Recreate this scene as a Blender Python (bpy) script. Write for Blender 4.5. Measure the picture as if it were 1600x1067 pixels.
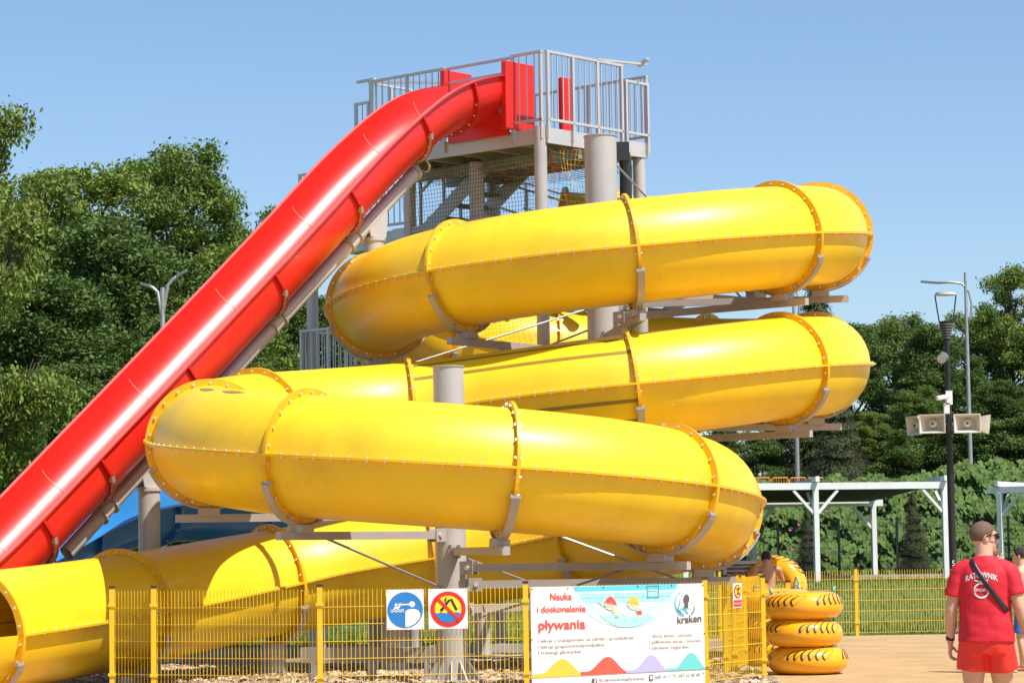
import bpy, bmesh, math, random
import numpy as np
from mathutils import Vector, Matrix, noise
from mathutils.bvhtree import BVHTree
PI = math.pi
rad = math.radians
scene = bpy.context.scene
for o in list(bpy.data.objects): bpy.data.objects.remove(o)

# ------------------------------------------------------------------ camera
FPX, CX, CY, CAMZ = 4200.0, 800.0, 533.5, 1.65
TH, ROLL = math.atan(328/4200.0), 0.015
Fv = Vector((0, math.cos(TH), math.sin(TH)))
R0 = Vector((1, 0, 0)); U0 = Vector((0, -math.sin(TH), math.cos(TH)))
Rv = R0*math.cos(ROLL) - U0*math.sin(ROLL)
Uv = U0*math.cos(ROLL) + R0*math.sin(ROLL)
CP = Vector((0, 0, CAMZ))
cam = bpy.data.objects.new('camera', bpy.data.cameras.new('camera'))
scene.collection.objects.link(cam)
cam.data.sensor_width = 36; cam.data.sensor_fit = 'HORIZONTAL'
cam.data.lens = FPX/1600*36
cam.data.clip_start = 0.1; cam.data.clip_end = 3000
cam.matrix_world = Matrix(((Rv.x, Uv.x, -Fv.x, CP.x), (Rv.y, Uv.y, -Fv.y, CP.y), (Rv.z, Uv.z, -Fv.z, CP.z), (0, 0, 0, 1)))
scene.camera = cam

def at(px, py, s):
    """photo pixel + local scale (pixels per metre) -> world point"""
    return CP + Fv*(FPX/s) + Rv*((px-CX)/s) + Uv*((CY-py)/s)
def on_ground(px, py, z=0.0):
    v = Fv + Rv*((px-CX)/FPX) + Uv*((CY-py)/FPX)
    return CP + v*((z-CAMZ)/v.z)
def foot(px, s, z=0.0):
    """ground position under pixel column px at scale s"""
    p = at(px, 862-0.015*(px-800), s); return Vector((p.x, p.y, z))

# ------------------------------------------------------------------ world + sun
SUN_EL, SUN_AZ = rad(58), rad(50)          # azimuth measured from the camera side towards the right
sd = Vector((math.cos(SUN_EL)*math.sin(SUN_AZ), -math.cos(SUN_EL)*math.cos(SUN_AZ), math.sin(SUN_EL)))
w = bpy.data.worlds.new('World'); scene.world = w; w.use_nodes = True
nt = w.node_tree; bg = nt.nodes['Background']
sky = nt.nodes.new('ShaderNodeTexSky'); sky.sky_type = 'NISHITA'; sky.sun_disc = False
sky.sun_elevation = SUN_EL; sky.sun_rotation = math.atan2(sd.x, sd.y)
sky.air_density = 1.0; sky.dust_density = 0.8; sky.ozone_density = 5.0; sky.altitude = 300
nt.links.new(sky.outputs[0], bg.inputs[0]); bg.inputs[1].default_value = 0.095
sun = bpy.data.objects.new('sun', bpy.data.lights.new('sun', 'SUN'))
scene.collection.objects.link(sun)
sun.data.energy = 4.2; sun.data.angle = rad(0.53); sun.data.color = (1.0, 0.95, 0.87)
sun.rotation_euler = (-sd).to_track_quat('-Z', 'Y').to_euler()
sun.location = (10, -10, 30)
vs = scene.view_settings
vs.view_transform = 'Standard'; vs.look = 'None'; vs.gamma = 1.0; vs.exposure = 0.7; vs.use_curve_mapping = False

# ------------------------------------------------------------------ materials
MATS = {}
def mat(name, col, rough=0.5, metal=0.0, coat=0.0, var=0.0, vscale=3.0, bump=0.0, bscale=40.0, trans=0.0, isl=0.0, dirt=None, dirt_scale=1.2, dirt_lo=.5, dirt_hi=.75):
    m = bpy.data.materials.new(name); m.use_nodes = True
    t = m.node_tree; N = t.nodes; L = t.links; b = N['Principled BSDF']
    b.inputs['Roughness'].default_value = rough; b.inputs['Metallic'].default_value = metal
    if coat: b.inputs['Coat Weight'].default_value = coat; b.inputs['Coat Roughness'].default_value = 0.08
    c = (*col, 1)
    tc = N.new('ShaderNodeTexCoord')
    out = None
    if var or isl or dirt:
        rgb = N.new('ShaderNodeRGB'); rgb.outputs[0].default_value = c; out = rgb.outputs[0]
        if var:
            n = N.new('ShaderNodeTexNoise'); n.inputs['Scale'].default_value = vscale; n.inputs['Detail'].default_value = 6
            L.new(tc.outputs['Object'], n.inputs['Vector'])
            mr = N.new('ShaderNodeMapRange'); mr.inputs[1].default_value = .3; mr.inputs[2].default_value = .7
            mr.inputs[3].default_value = 1-var; mr.inputs[4].default_value = 1+var
            L.new(n.outputs['Fac'], mr.inputs[0])
            h = N.new('ShaderNodeHueSaturation'); L.new(mr.outputs[0], h.inputs['Value']); L.new(out, h.inputs['Color']); out = h.outputs[0]
        if isl:
            g = N.new('ShaderNodeNewGeometry')
            mr = N.new('ShaderNodeMapRange'); mr.inputs[3].default_value = 1-isl; mr.inputs[4].default_value = 1+isl
            L.new(g.outputs['Random Per Island'], mr.inputs[0])
            h = N.new('ShaderNodeHueSaturation'); L.new(mr.outputs[0], h.inputs['Value'])
            mr2 = N.new('ShaderNodeMapRange'); mr2.inputs[3].default_value = .47; mr2.inputs[4].default_value = .525
            mu = N.new('ShaderNodeMath'); mu.operation = 'MULTIPLY'; mu.inputs[1].default_value = 7.31
            fr = N.new('ShaderNodeMath'); fr.operation = 'FRACT'
            L.new(g.outputs['Random Per Island'], mu.inputs[0]); L.new(mu.outputs[0], fr.inputs[0]); L.new(fr.outputs[0], mr2.inputs[0])
            L.new(mr2.outputs[0], h.inputs['Hue'])
            L.new(out, h.inputs['Color']); out = h.outputs[0]
        if dirt:
            n = N.new('ShaderNodeTexNoise'); n.inputs['Scale'].default_value = dirt_scale; n.inputs['Detail'].default_value = 8; n.inputs['Roughness'].default_value = .65
            L.new(tc.outputs['Object'], n.inputs['Vector'])
            mr = N.new('ShaderNodeMapRange'); mr.inputs[1].default_value = dirt_lo; mr.inputs[2].default_value = dirt_hi
            mr.inputs[3].default_value = 0; mr.inputs[4].default_value = dirt[3]
            L.new(n.outputs['Fac'], mr.inputs[0])
            mx = N.new('ShaderNodeMix'); mx.data_type = 'RGBA'
            L.new(mr.outputs[0], mx.inputs[0]); L.new(out, mx.inputs[6]); mx.inputs[7].default_value = (*dirt[:3], 1)
            out = mx.outputs[2]
        L.new(out, b.inputs['Base Color'])
    else:
        b.inputs['Base Color'].default_value = c
    if bump:
        n = N.new('ShaderNodeTexNoise'); n.inputs['Scale'].default_value = bscale; n.inputs['Detail'].default_value = 5
        L.new(tc.outputs['Object'], n.inputs['Vector'])
        bp_ = N.new('ShaderNodeBump'); bp_.inputs['Strength'].default_value = bump; bp_.inputs['Distance'].default_value = .02
        L.new(n.outputs['Fac'], bp_.inputs['Height']); L.new(bp_.outputs[0], b.inputs['Normal'])
    if trans:
        tr = N.new('ShaderNodeBsdfTranslucent'); ms = N.new('ShaderNodeMixShader'); ms.inputs[0].default_value = trans
        if out is not None: L.new(out, tr.inputs[0])
        else: tr.inputs[0].default_value = c
        o = N['Material Output']; L.new(b.outputs[0], ms.inputs[1]); L.new(tr.outputs[0], ms.inputs[2]); L.new(ms.outputs[0], o.inputs[0])
    MATS[name] = m; return m

mat('yellow', (.86, .555, .012), .42, coat=.12, var=.05, vscale=1.5, bump=.04, bscale=14, dirt=(.42, .24, .02, .35), dirt_scale=1.1)
mat('yellow_flange', (.80, .43, .008), .4, var=.06, vscale=5, dirt=(.35, .18, .02, .4), dirt_scale=3)
mat('red', (.70, .020, .013), .34, coat=.12, var=.05, vscale=1.2, bump=.03, bscale=12)
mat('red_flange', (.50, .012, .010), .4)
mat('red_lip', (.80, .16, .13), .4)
mat('blue', (.03, .22, .52), .3, coat=.3, var=.06, vscale=1.5)
mat('steel', (.50, .475, .45), .45, metal=.15, var=.05, vscale=2, dirt=(.30, .27, .24, .35), dirt_scale=1.5)
mat('rail', (.56, .55, .53), .4, metal=.3, var=.05)
mat('galv', (.42, .41, .40), .45, metal=.5, var=.12, vscale=6)
mat('beam_grey', (.40, .36, .33), .5, metal=.1, var=.06)
mat('bolt', (.75, .72, .66), .3, metal=.5)
mat('tread', (.20, .20, .19), .6, metal=.4, var=.15, vscale=8)
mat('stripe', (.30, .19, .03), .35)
mat('fence', (.80, .52, .02), .45, var=.04)
mat('cap', (.05, .03, .02), .5)
mat('net', (.05, .06, .05), .8)
mat('white_paint', (.74, .74, .73), .55, var=.05, vscale=4, dirt=(.5, .48, .44, .4), dirt_scale=2)
mat('shade_cloth', (.025, .028, .022), .85)
mat('black', (.015, .015, .016), .4)
mat('black_pipe', (.03, .03, .032), .35)
mat('cream', (.72, .68, .58), .5)
mat('grey_dark', (.16, .16, .17), .5)
mat('lamp_glass', (.55, .55, .5), .2)
mat('orange', (.85, .33, .06), .5)
mat('vinyl', (.92, .42, .012), .16, coat=.4, var=.03, bump=.02, bscale=9)
mat('ink', (.02, .018, .018), .5)
mat('cyan', (.12, .48, .60), .4)
mat('bark', (.085, .060, .042), .9, var=.25, vscale=6, bump=.6, bscale=18)
mat('leaf_a', (.125, .195, .028), .75, isl=.38, trans=.28)
mat('leaf_b', (.080, .140, .022), .75, isl=.38, trans=.25)
mat('leaf_c', (.165, .235, .034), .75, isl=.35, trans=.3)
mat('spruce', (.050, .078, .022), .8, isl=.4, trans=.15)
mat('vine', (.085, .155, .020), .7, isl=.35, trans=.28)
mat('grass_blade', (.095, .175, .024), .6, isl=.35, trans=.25)
mat('flower', (.55, .08, .28), .6)
mat('skin', (.60, .34, .23), .5, var=.05, vscale=9, bump=.03, bscale=60)
mat('skin_tan', (.50, .27, .17), .5, var=.05, vscale=9)
mat('shirt_red', (.60, .010, .026), .75, var=.04, vscale=5, bump=.12, bscale=25)
mat('shorts_red', (.82, .030, .020), .6, var=.04, vscale=5, bump=.1, bscale=25)
mat('hair', (.13, .075, .045), .75, var=.18, vscale=60, bump=.15, bscale=200)
mat('hair_dark', (.02, .014, .011), .7, bump=.7, bscale=80)
mat('shorts_blue', (.03, .16, .48), .7, var=.05)
mat('cloth_pale', (.62, .60, .56), .8)
mat('white_print', (.80, .80, .79), .6)
mat('sign_white', (.80, .79, .77), .4, var=.02)
mat('sign_blue', (.02, .20, .55), .4)
mat('sign_red', (.75, .025, .02), .4)
mat('sign_yellow', (.88, .68, .02), .4)
mat('banner', (.84, .80, .76), .5, var=.02, vscale=2, bump=.05, bscale=5)
mat('b_red', (.74, .09, .075), .6); mat('b_redwave', (.76, .10, .065), .6)
mat('b_text', (.10, .10, .11), .6); mat('b_yellow', (.82, .50, .05), .6)
mat('b_lilac', (.42, .40, .72), .6); mat('b_teal', (.13, .55, .53), .6)
mat('b_pool', (.36, .70, .72), .6); mat('b_pool2', (.52, .78, .77), .6); mat('b_edge', (.10, .55, .65), .6)
mat('b_line', (.10, .34, .46), .6); mat('b_skin', (.86, .60, .45), .6); mat('b_logo', (.06, .50, .66), .6)
mat('concrete', (.42, .40, .37), .85, var=.12, vscale=4, bump=.2, bscale=30)

# ------------------------------------------------------------------ helpers
col = scene.collection
def root_of(o):
    while o.parent: o = o.parent
    return o
def link(name, me, parent=None):
    o = bpy.data.objects.new(name, me); col.objects.link(o)
    if parent is not None: o.parent = parent
    return o
def tag(o, label=None, cat=None, group=None, kind=None):
    if label: o['label'] = label
    if cat: o['category'] = cat
    if group: o['group'] = group
    if kind: o['kind'] = kind
    return o
def thing(name, loc, label, cat, group=None):
    o = link(name, None); o.location = loc; o.empty_display_size = .2
    return tag(o, label, cat, group)
def copy_tree(o, parent=None, loc=None):
    c = o.copy(); col.objects.link(c)
    if parent is not None: c.parent = parent
    if loc is not None: c.location = loc
    for ch in list(o.children): copy_tree(ch, c)
    return c

class MB:
    """collects shapes in world space; build() links them as one mesh"""
    def __init__(s): s.v = []; s.f = []
    def add(s, vs, fs):
        n = len(s.v); s.v += [tuple(p) for p in vs]; s.f += [tuple(i+n for i in q) for q in fs]; return s
    def box(s, c, size, rot=None):
        c = Vector(c); hx, hy, hz = size[0]/2, size[1]/2, size[2]/2
        ps = [Vector((x, y, z)) for z in (-hz, hz) for y in (-hy, hy) for x in (-hx, hx)]
        if rot is not None: ps = [rot @ p for p in ps]
        return s.add([c+p for p in ps], [(0, 2, 3, 1), (4, 5, 7, 6), (0, 1, 5, 4), (2, 6, 7, 3), (0, 4, 6, 2), (1, 3, 7, 5)])
    def beam(s, a, b, w, h, up=Vector((0, 0, 1))):
        a = Vector(a); b = Vector(b); t = (b-a); L = t.length; t.normalize()
        x = t.cross(up)
        if x.length < 1e-4: x = t.cross(Vector((0, 1, 0)))
        x.normalize(); z = x.cross(t)
        return s.box((a+b)/2, (w, L, h), Matrix((x, t, z)).transposed())
    def cyl(s, a, b, r, n=12, r2=None, cap=True):
        a = Vector(a); b = Vector(b); t = (b-a).normalized(); r2 = r if r2 is None else r2
        x = t.cross(Vector((0, 0, 1)))
        if x.length < 1e-3: x = Vector((1, 0, 0))
        x.normalize(); y = t.cross(x)
        vs = [a+(x*math.cos(2*PI*i/n)+y*math.sin(2*PI*i/n))*r for i in range(n)] + [b+(x*math.cos(2*PI*i/n)+y*math.sin(2*PI*i/n))*r2 for i in range(n)]
        fs = [(i, (i+1) % n, n+(i+1) % n, n+i) for i in range(n)]
        if cap: fs += [tuple(range(n-1, -1, -1)), tuple(range(n, 2*n))]
        return s.add(vs, fs)
    def tube(s, pts, r, n=8, cap=True):
        pts = [Vector(p) for p in pts]; m = len(pts); rs = r if isinstance(r, (list, tuple)) else [r]*m
        vs = []; prev = None
        for k, p in enumerate(pts):
            t = (pts[min(k+1, m-1)]-pts[max(k-1, 0)]).normalized()
            x = (t.cross(Vector((0, 0, 1))) if prev is None else prev - t*prev.dot(t))
            if x.length < 1e-3: x = t.cross(Vector((0, 1, 0)))
            x.normalize(); prev = x; y = t.cross(x)
            vs += [p+(x*math.cos(2*PI*i/n)+y*math.sin(2*PI*i/n))*rs[k] for i in range(n)]
        fs = [(k*n+i, k*n+(i+1) % n, (k+1)*n+(i+1) % n, (k+1)*n+i) for k in range(m-1) for i in range(n)]
        if cap: fs += [tuple(range(n-1, -1, -1)), tuple(range((m-1)*n, m*n))]
        return s.add(vs, fs)
    def ball(s, c, rx, ry=None, rz=None, nu=10, nv=7, rot=None):
        ry = rx if ry is None else ry; rz = rx if rz is None else rz; c = Vector(c)
        vs = []
        for j in range(1, nv):
            a = PI*j/nv
            for i in range(nu):
                b = 2*PI*i/nu; p = Vector((rx*math.sin(a)*math.cos(b), ry*math.sin(a)*math.sin(b), rz*math.cos(a)))
                vs.append(c + (rot @ p if rot is not None else p))
        top = Vector((0, 0, rz)); 
        if rot is not None: top = rot @ top
        vs += [c+top, c-top]; T = len(vs)-2
        fs = [(j*nu+i, (j+1)*nu+i, (j+1)*nu+(i+1) % nu, j*nu+(i+1) % nu) for j in range(nv-2) for i in range(nu)]
        fs += [(T, i, (i+1) % nu) for i in range(nu)] + [(T+1, (nv-2)*nu+(i+1) % nu, (nv-2)*nu+i) for i in range(nu)]
        return s.add(vs, fs)
    def grid(s, rows, closed=False):
        m = len(rows); n = len(rows[0]); vs = [p for r in rows for p in r]
        fs = [(k*n+i, k*n+(i+1) % n, (k+1)*n+(i+1) % n, (k+1)*n+i) for k in range(m-1) for i in range(n if closed else n-1)]
        return s.add(vs, fs)
    def mesh(s, name, off=Vector((0, 0, 0)), smooth=False, m=None, fixn=True):
        me = bpy.data.meshes.new(name)
        me.from_pydata([(p[0]-off.x, p[1]-off.y, p[2]-off.z) for p in s.v], [], s.f)
        if m: me.materials.append(MATS[m])
        if smooth: me.polygons.foreach_set('use_smooth', [True]*len(me.polygons))
        me.update(); return me
    def build(s, name, m, parent=None, smooth=False, angle=None):
        off = root_of(parent).location if parent is not None else Vector((0, 0, 0))
        me = s.mesh(name, off, smooth, m)
        if angle:
            try: me.set_sharp_from_angle(angle=rad(angle))
            except Exception: pass
        o = link(name, me, parent)
        if name in TINY: o['kind'] = 'stuff'
        return o
TINY = {'bolts', 'clamps', 'balusters', 'louvres', 'bars', 'leaf_print', 'wire_panel', 'safety_net', 'lettering'}

def lerp(a, b, t): return a+(b-a)*t
def smooth(a, b, x):
    t = min(1, max(0, (x-a)/(b-a))); return t*t*(3-2*t)

# ------------------------------------------------------------------ ground
def ground_h(x, y):
    h = .72*smooth(54, 69, y)
    h += 2.9*smooth(80, 91, y)
    return h
mb = MB()
xs = [-1500, -400, -150] + list(range(-80, 81, 4)) + [150, 400, 1500]
ys = [-60, -20, 0, 20] + [40+2*i for i in range(32)] + [110, 140, 200, 400, 900, 2500]
mb.grid([[(x, y, ground_h(x, y)) for x in xs] for y in ys])
g = mb.build('ground', None, smooth=True); tag(g, kind='structure')

def ground_material():
    m = bpy.data.materials.new('grass_ground'); m.use_nodes = True; t = m.node_tree; N = t.nodes; L = t.links; b = N['Principled BSDF']
    tc = N.new('ShaderNodeTexCoord'); n = N.new('ShaderNodeTexNoise'); n.inputs['Scale'].default_value = .6; n.inputs['Detail'].default_value = 9
    n2 = N.new('ShaderNodeTexNoise'); n2.inputs['Scale'].default_value = 14; n2.inputs['Detail'].default_value = 6
    L.new(tc.outputs['Object'], n.inputs[0]); L.new(tc.outputs['Object'], n2.inputs[0])
    ad = N.new('ShaderNodeMath'); ad.operation = 'ADD'; L.new(n.outputs[0], ad.inputs[0]); L.new(n2.outputs[0], ad.inputs[1])
    r = N.new('ShaderNodeValToRGB'); r.color_ramp.elements[0].position = .35; r.color_ramp.elements[1].position = .68
    r.color_ramp.elements[0].color = (.040, .075, .012, 1); r.color_ramp.elements[1].color = (.10, .17, .026, 1)
    hf = N.new('ShaderNodeMath'); hf.operation = 'MULTIPLY'; hf.inputs[1].default_value = .5; L.new(ad.outputs[0], hf.inputs[0])
    L.new(hf.outputs[0], r.inputs[0]); L.new(r.outputs[0], b.inputs['Base Color']); b.inputs['Roughness'].default_value = .9
    bp = N.new('ShaderNodeBump'); bp.inputs['Strength'].default_value = .8; bp.inputs['Distance'].default_value = .05
    L.new(n2.outputs[0], bp.inputs['Height']); L.new(bp.outputs[0], b.inputs['Normal'])
    return m
def paver_material():
    m = bpy.data.materials.new('pavers'); m.use_nodes = True; t = m.node_tree; N = t.nodes; L = t.links; b = N['Principled BSDF']
    tc = N.new('ShaderNodeTexCoord'); mp = N.new('ShaderNodeMapping'); mp.inputs['Rotation'].default_value = (0, 0, rad(28)); L.new(tc.outputs['Object'], mp.inputs[0])
    br = N.new('ShaderNodeTexBrick'); br.inputs['Scale'].default_value = 1.0
    br.inputs['Brick Width'].default_value = .2; br.inputs['Row Height'].default_value = .1; br.inputs['Mortar Size'].default_value = .004
    br.inputs['Color1'].default_value = (.43, .275, .12, 1); br.inputs['Color2'].default_value = (.50, .33, .15, 1); br.inputs['Mortar'].default_value = (.27, .18, .09, 1)
    L.new(mp.outputs[0], br.inputs[0])
    n = N.new('ShaderNodeTexNoise'); n.inputs['Scale'].default_value = .9; n.inputs['Detail'].default_value = 8; L.new(tc.outputs['Object'], n.inputs[0])
    mr = N.new('ShaderNodeMapRange'); mr.inputs[1].default_value = .3; mr.inputs[2].default_value = .7; mr.inputs[3].default_value = .85; mr.inputs[4].default_value = 1.1; L.new(n.outputs[0], mr.inputs[0])
    h = N.new('ShaderNodeHueSaturation'); L.new(mr.outputs[0], h.inputs['Value']); L.new(br.outputs[0], h.inputs['Color']); L.new(h.outputs[0], b.inputs['Base Color'])
    b.inputs['Roughness'].default_value = .85
    bp = N.new('ShaderNodeBump'); bp.inputs['Strength'].default_value = .5; bp.inputs['Distance'].default_value = .006; bp.invert = True
    L.new(br.outputs['Fac'], bp.inputs['Height']); L.new(bp.outputs[0], b.inputs['Normal'])
    return m
def gravel_material():
    m = bpy.data.materials.new('gravel'); m.use_nodes = True; t = m.node_tree; N = t.nodes; L = t.links; b = N['Principled BSDF']
    tc = N.new('ShaderNodeTexCoord'); v = N.new('ShaderNodeTexVoronoi'); v.inputs['Scale'].default_value = 16; L.new(tc.outputs['Object'], v.inputs[0])
    r = N.new('ShaderNodeValToRGB'); r.color_ramp.elements[0].color = (.10, .075, .05, 1); r.color_ramp.elements[1].color = (.42, .34, .25, 1)
    L.new(v.outputs['Color'], r.inputs[0]); L.new(r.outputs[0], b.inputs['Base Color']); b.inputs['Roughness'].default_value = .9
    bp = N.new('ShaderNodeBump'); bp.inputs['Strength'].default_value = 1; bp.inputs['Distance'].default_value = .04; bp.invert = True
    L.new(v.outputs['Distance'], bp.inputs['Height']); L.new(bp.outputs[0], b.inputs['Normal'])
    return m
g.data.materials.append(ground_material())
# paved plaza: nearer than the back fence, right of and in front of the slide bed
mb = MB()
def sheet(poly, z, name, m):
    o = MB().add([(p[0], p[1], z) for p in poly], [tuple(range(len(poly)))]).build(name, None)
    o.data.materials.append(m); return tag(o, kind='structure')
YB = 50.2
sheet([(-60, -40), (60, -40), (60, YB), (3.3, YB), (3.3, 34.1), (2.4, 32.5), (.25, 31.1), (-2.2, 30.8), (-4.4, 32.2), (-5.0, 32.4), (-60, 32.4)], .004, 'paved_plaza', paver_material())
GR = [(3.3, 34.1), (3.3, 44.5), (-16, 44.5), (-16, 32.4), (-5.0, 32.4), (-4.4, 32.2), (-2.2, 30.8), (.25, 31.1), (2.4, 32.5)]
sheet(GR, .004, 'gravel_bed', gravel_material())
rnd = random.Random(5)
mb = MB()
for i in range(9000):      # wood chips and pebbles lying on the bed
    x = rnd.uniform(-7.5, 3.2); y = rnd.uniform(31.1, 41)
    if y < 32.6 and (y-30.8) < abs(x+1.0)*.52: continue
    s_ = rnd.uniform(.012, .036); a = rnd.uniform(0, PI)
    q = Matrix.Rotation(a, 3, 'Z') @ Matrix.Rotation(rnd.uniform(-.7, .7), 3, 'X') @ Matrix.Rotation(rnd.uniform(-.5, .5), 3, 'Y')
    c = Vector((x, y, .008+s_*.3)); L_ = rnd.uniform(1, 2.4)
    ps = [c+q @ Vector((sx*s_*L_*k, sy*s_*k, sz*s_*.45)) for sz, k in ((-1, 1), (1, .7)) for sx, sy in ((-1, -1), (1, -1), (1, 1), (-1, 1))]
    mb.add(ps, [(4, 5, 6, 7), (0, 1, 5, 4), (1, 2, 6, 5), (2, 3, 7, 6), (3, 0, 4, 7)])
mat('chips', (.40, .31, .21), .85, isl=.5)
tag(mb.build('wood_chips', 'chips'), 'loose pale wood chips and pebbles strewn under the slides', 'wood chips', kind='stuff')
# kerb between gravel bed and lawn
mb = MB(); mb.box((-6.3, 44.6, .06), (19.4, .12, .16)); tag(mb.build('kerb', 'concrete'), kind='structure')

# ------------------------------------------------------------------ yellow tube slide
TR, FR = .73, .812
C1 = at(941, 400, 103); C2 = at(702, 700, 121); LR = 3.37
K1 = at(933, 400, 103); K2 = at(711, 700, 121); 
def loop(c, th, z):
    a = rad(th); q, R_ = (K1, 3.37) if c is C1 else (K2, 3.20)
    return Vector((q.x+R_*math.sin(a), q.y-R_*math.cos(a), z))

nodes = []   # (type, data, z)
Z1 = [(188, 6.80), (175, 6.74), (128, 6.52), (82, 6.30), (49, 6.09), (6, 5.78), (-37, 5.55), (-78, 5.34), (-123, 5.10), (-168, 4.86), (-213, 4.63), (-262, 4.43), (-311, 4.21), (-354, 3.90)]
Z2 = [(-168, 3.60), (-121, 3.38), (-76, 3.07), (-33, 2.82), (12, 2.61), (54, 2.40), (92, 2.19), (147, 1.86), (187, 1.58)]
EX = [at(430, 909, 113), at(190, 955, 121), at(-50, 992, 132)]
EX[2].z = .76
path = []; joint_i = []; kinds = []
def push_arc(c, t0, z0, t1, z1, n=14):
    for k in range(n): u = k/n; path.append(loop(c, lerp(t0, t1, u), lerp(z0, z1, u)))
for k in range(len(Z1)-1):
    joint_i.append(len(path)); kinds.append(('L1', Z1[k][0])); push_arc(C1, *Z1[k], *Z1[k+1])
joint_i.append(len(path)); kinds.append(('L1', -354))
a = loop(C1, 6, Z1[-1][1]); b = loop(C2, -168, Z2[0][1])
ta = Vector((-math.cos(rad(6)), -math.sin(rad(6)), -.09)); tb = Vector((-math.cos(rad(12)), math.sin(rad(12)), -.07))
def hermite(a, b, ta, tb, n=16):
    L = (b-a).length
    for k in range(n):
        u = k/n; h1 = 2*u**3-3*u*u+1; h2 = -2*u**3+3*u*u; h3 = u**3-2*u*u+u; h4 = u**3-u*u
        path.append(a*h1+b*h2+ta*(h3*L)+tb*(h4*L))
hermite(a, b, ta, Vector((-math.cos(rad(168)-PI), 0, 0))*0+Vector((-math.cos(rad(12)), -math.sin(rad(12))*-1*0, -.07)))
for k in range(len(Z2)-1):
    joint_i.append(len(path)); kinds.append(('L2', Z2[k][0])); push_arc(C2, *Z2[k], *Z2[k+1])
joint_i.append(len(path)); kinds.append(('L2', 187))
p0 = loop(C2, 187, Z2[-1][1]); dirs = [Vector((-math.cos(rad(7)), -math.sin(rad(7))*1, -.11))]
pts = [p0]+EX
tg = [Vector((-1, -.12, -.12))]+[(pts[min(k+1, 3)]-pts[k-1]).normalized() for k in (1, 2, 3)]
for k in range(3):
    hermite(pts[k], pts[k+1], tg[k], tg[k+1], 14)
    joint_i.append(len(path)); kinds.append(('EX', k))
path.append(EX[2])
# smooth heights and kinks a little
P_ = np.array([tuple(p) for p in path])
for it in range(10):
    Q = P_.copy(); Q[1:-1] = .25*P_[:-2]+.5*P_[1:-1]+.25*P_[2:]; P_ = Q
path = [Vector(p) for p in P_]
def frame(i):
    t = (path[min(i+1, len(path)-1)]-path[max(i-1, 0)]).normalized()
    side = t.cross(Vector((0, 0, 1))).normalized(); up = side.cross(t)
    return t, side, up
slide = thing('tube_slide', Vector((C2.x, C2.y, 0)), 'large yellow enclosed tube slide winding down in stacked loops', 'water slide')
def shell(i0, i1, sgn, m='yellow'):
    mb = MB(); rows = []; n = 22
    for i in range(i0, i1+1):
        t, sd_, up = frame(i); c = path[i]; row = []
        prof = [(FR+.0, .014), (TR, .014)]
        for k in range(n+1):
            a = PI*k/n; row_a = (TR*math.cos(a), max(TR*math.sin(a), .014)); prof.append(row_a)
        prof += [(-TR, .014), (-FR, .014)]
        prof2 = [(FR, .0015)] + prof + [(-FR, .0015)]
        rows.append([c+sd_*x+up*(y*sgn) for x, y in prof2])
    if sgn < 0: rows = [r[::-1] for r in rows]
    mb.grid(rows); return mb
for k in range(len(joint_i)-1):
    i0, i1 = joint_i[k], joint_i[k+1]
    i1 = min(i1, len(path)-1)
    up_ = shell(i0, i1, 1).build('upper_shell', 'yellow', slide, True, 40)
    shell(i0, i1, -1).build('lower_shell', 'yellow', slide, True, 40)
    bm_ = MB(); acc = 0; prev = path[i0]
    for i in range(i0+1, i1):
        acc += (path[i]-prev).length; prev = path[i]
        if acc < .15: continue
        acc = 0; t, sd_, up = frame(i)
        for q in (1, -1):
            c = path[i]+sd_*(q*(TR+.034))
            bm_.cyl(c+up*.012, c+up*.034, .015, 6); bm_.cyl(c-up*.012, c-up*.034, .017, 6)
    if bm_.v: bm_.build('bolts', 'bolt', up_)
for k, i in enumerate(joint_i):
    i = min(i, len(path)-1); t, sd_, up = frame(i); c = path[i]; n = 56
    rows = []
    for (r, h) in ((TR-.01, -.022), (FR, -.022), (FR, .022), (TR-.01, .022)):
        rows.append([c+t*h+(sd_*math.cos(2*PI*j/n)+up*math.sin(2*PI*j/n))*r for j in range(n)])
    mb = MB(); mb.grid(rows, True)
    fl = mb.build('flange', 'yellow_flange', slide)
    bm_ = MB()
    for j in range(22):
        a = 2*PI*(j+.5)/22; p = c+(sd_*math.cos(a)+up*math.sin(a))*(TR+.036)
        bm_.cyl(p-t*.044, p+t*.044, .017, 6)
    bm_.build('bolts', 'bolt', fl)
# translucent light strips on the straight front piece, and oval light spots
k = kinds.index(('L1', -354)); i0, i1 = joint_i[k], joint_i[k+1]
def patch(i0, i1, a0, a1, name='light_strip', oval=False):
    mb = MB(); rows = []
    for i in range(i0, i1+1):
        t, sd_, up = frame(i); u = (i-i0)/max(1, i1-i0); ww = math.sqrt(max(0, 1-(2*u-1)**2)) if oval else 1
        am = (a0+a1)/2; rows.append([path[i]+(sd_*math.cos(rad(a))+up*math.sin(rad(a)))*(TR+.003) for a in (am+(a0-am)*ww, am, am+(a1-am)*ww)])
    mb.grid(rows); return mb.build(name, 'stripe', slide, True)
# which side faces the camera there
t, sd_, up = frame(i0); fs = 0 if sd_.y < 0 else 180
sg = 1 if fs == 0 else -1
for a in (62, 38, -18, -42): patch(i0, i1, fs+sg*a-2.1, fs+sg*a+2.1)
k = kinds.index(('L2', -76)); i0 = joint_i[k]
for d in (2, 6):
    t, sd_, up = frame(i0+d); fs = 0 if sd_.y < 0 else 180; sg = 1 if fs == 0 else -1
    patch(i0+d, i0+d+3, fs+sg*74-4, fs+sg*74+4, 'light_spot', True)
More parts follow.
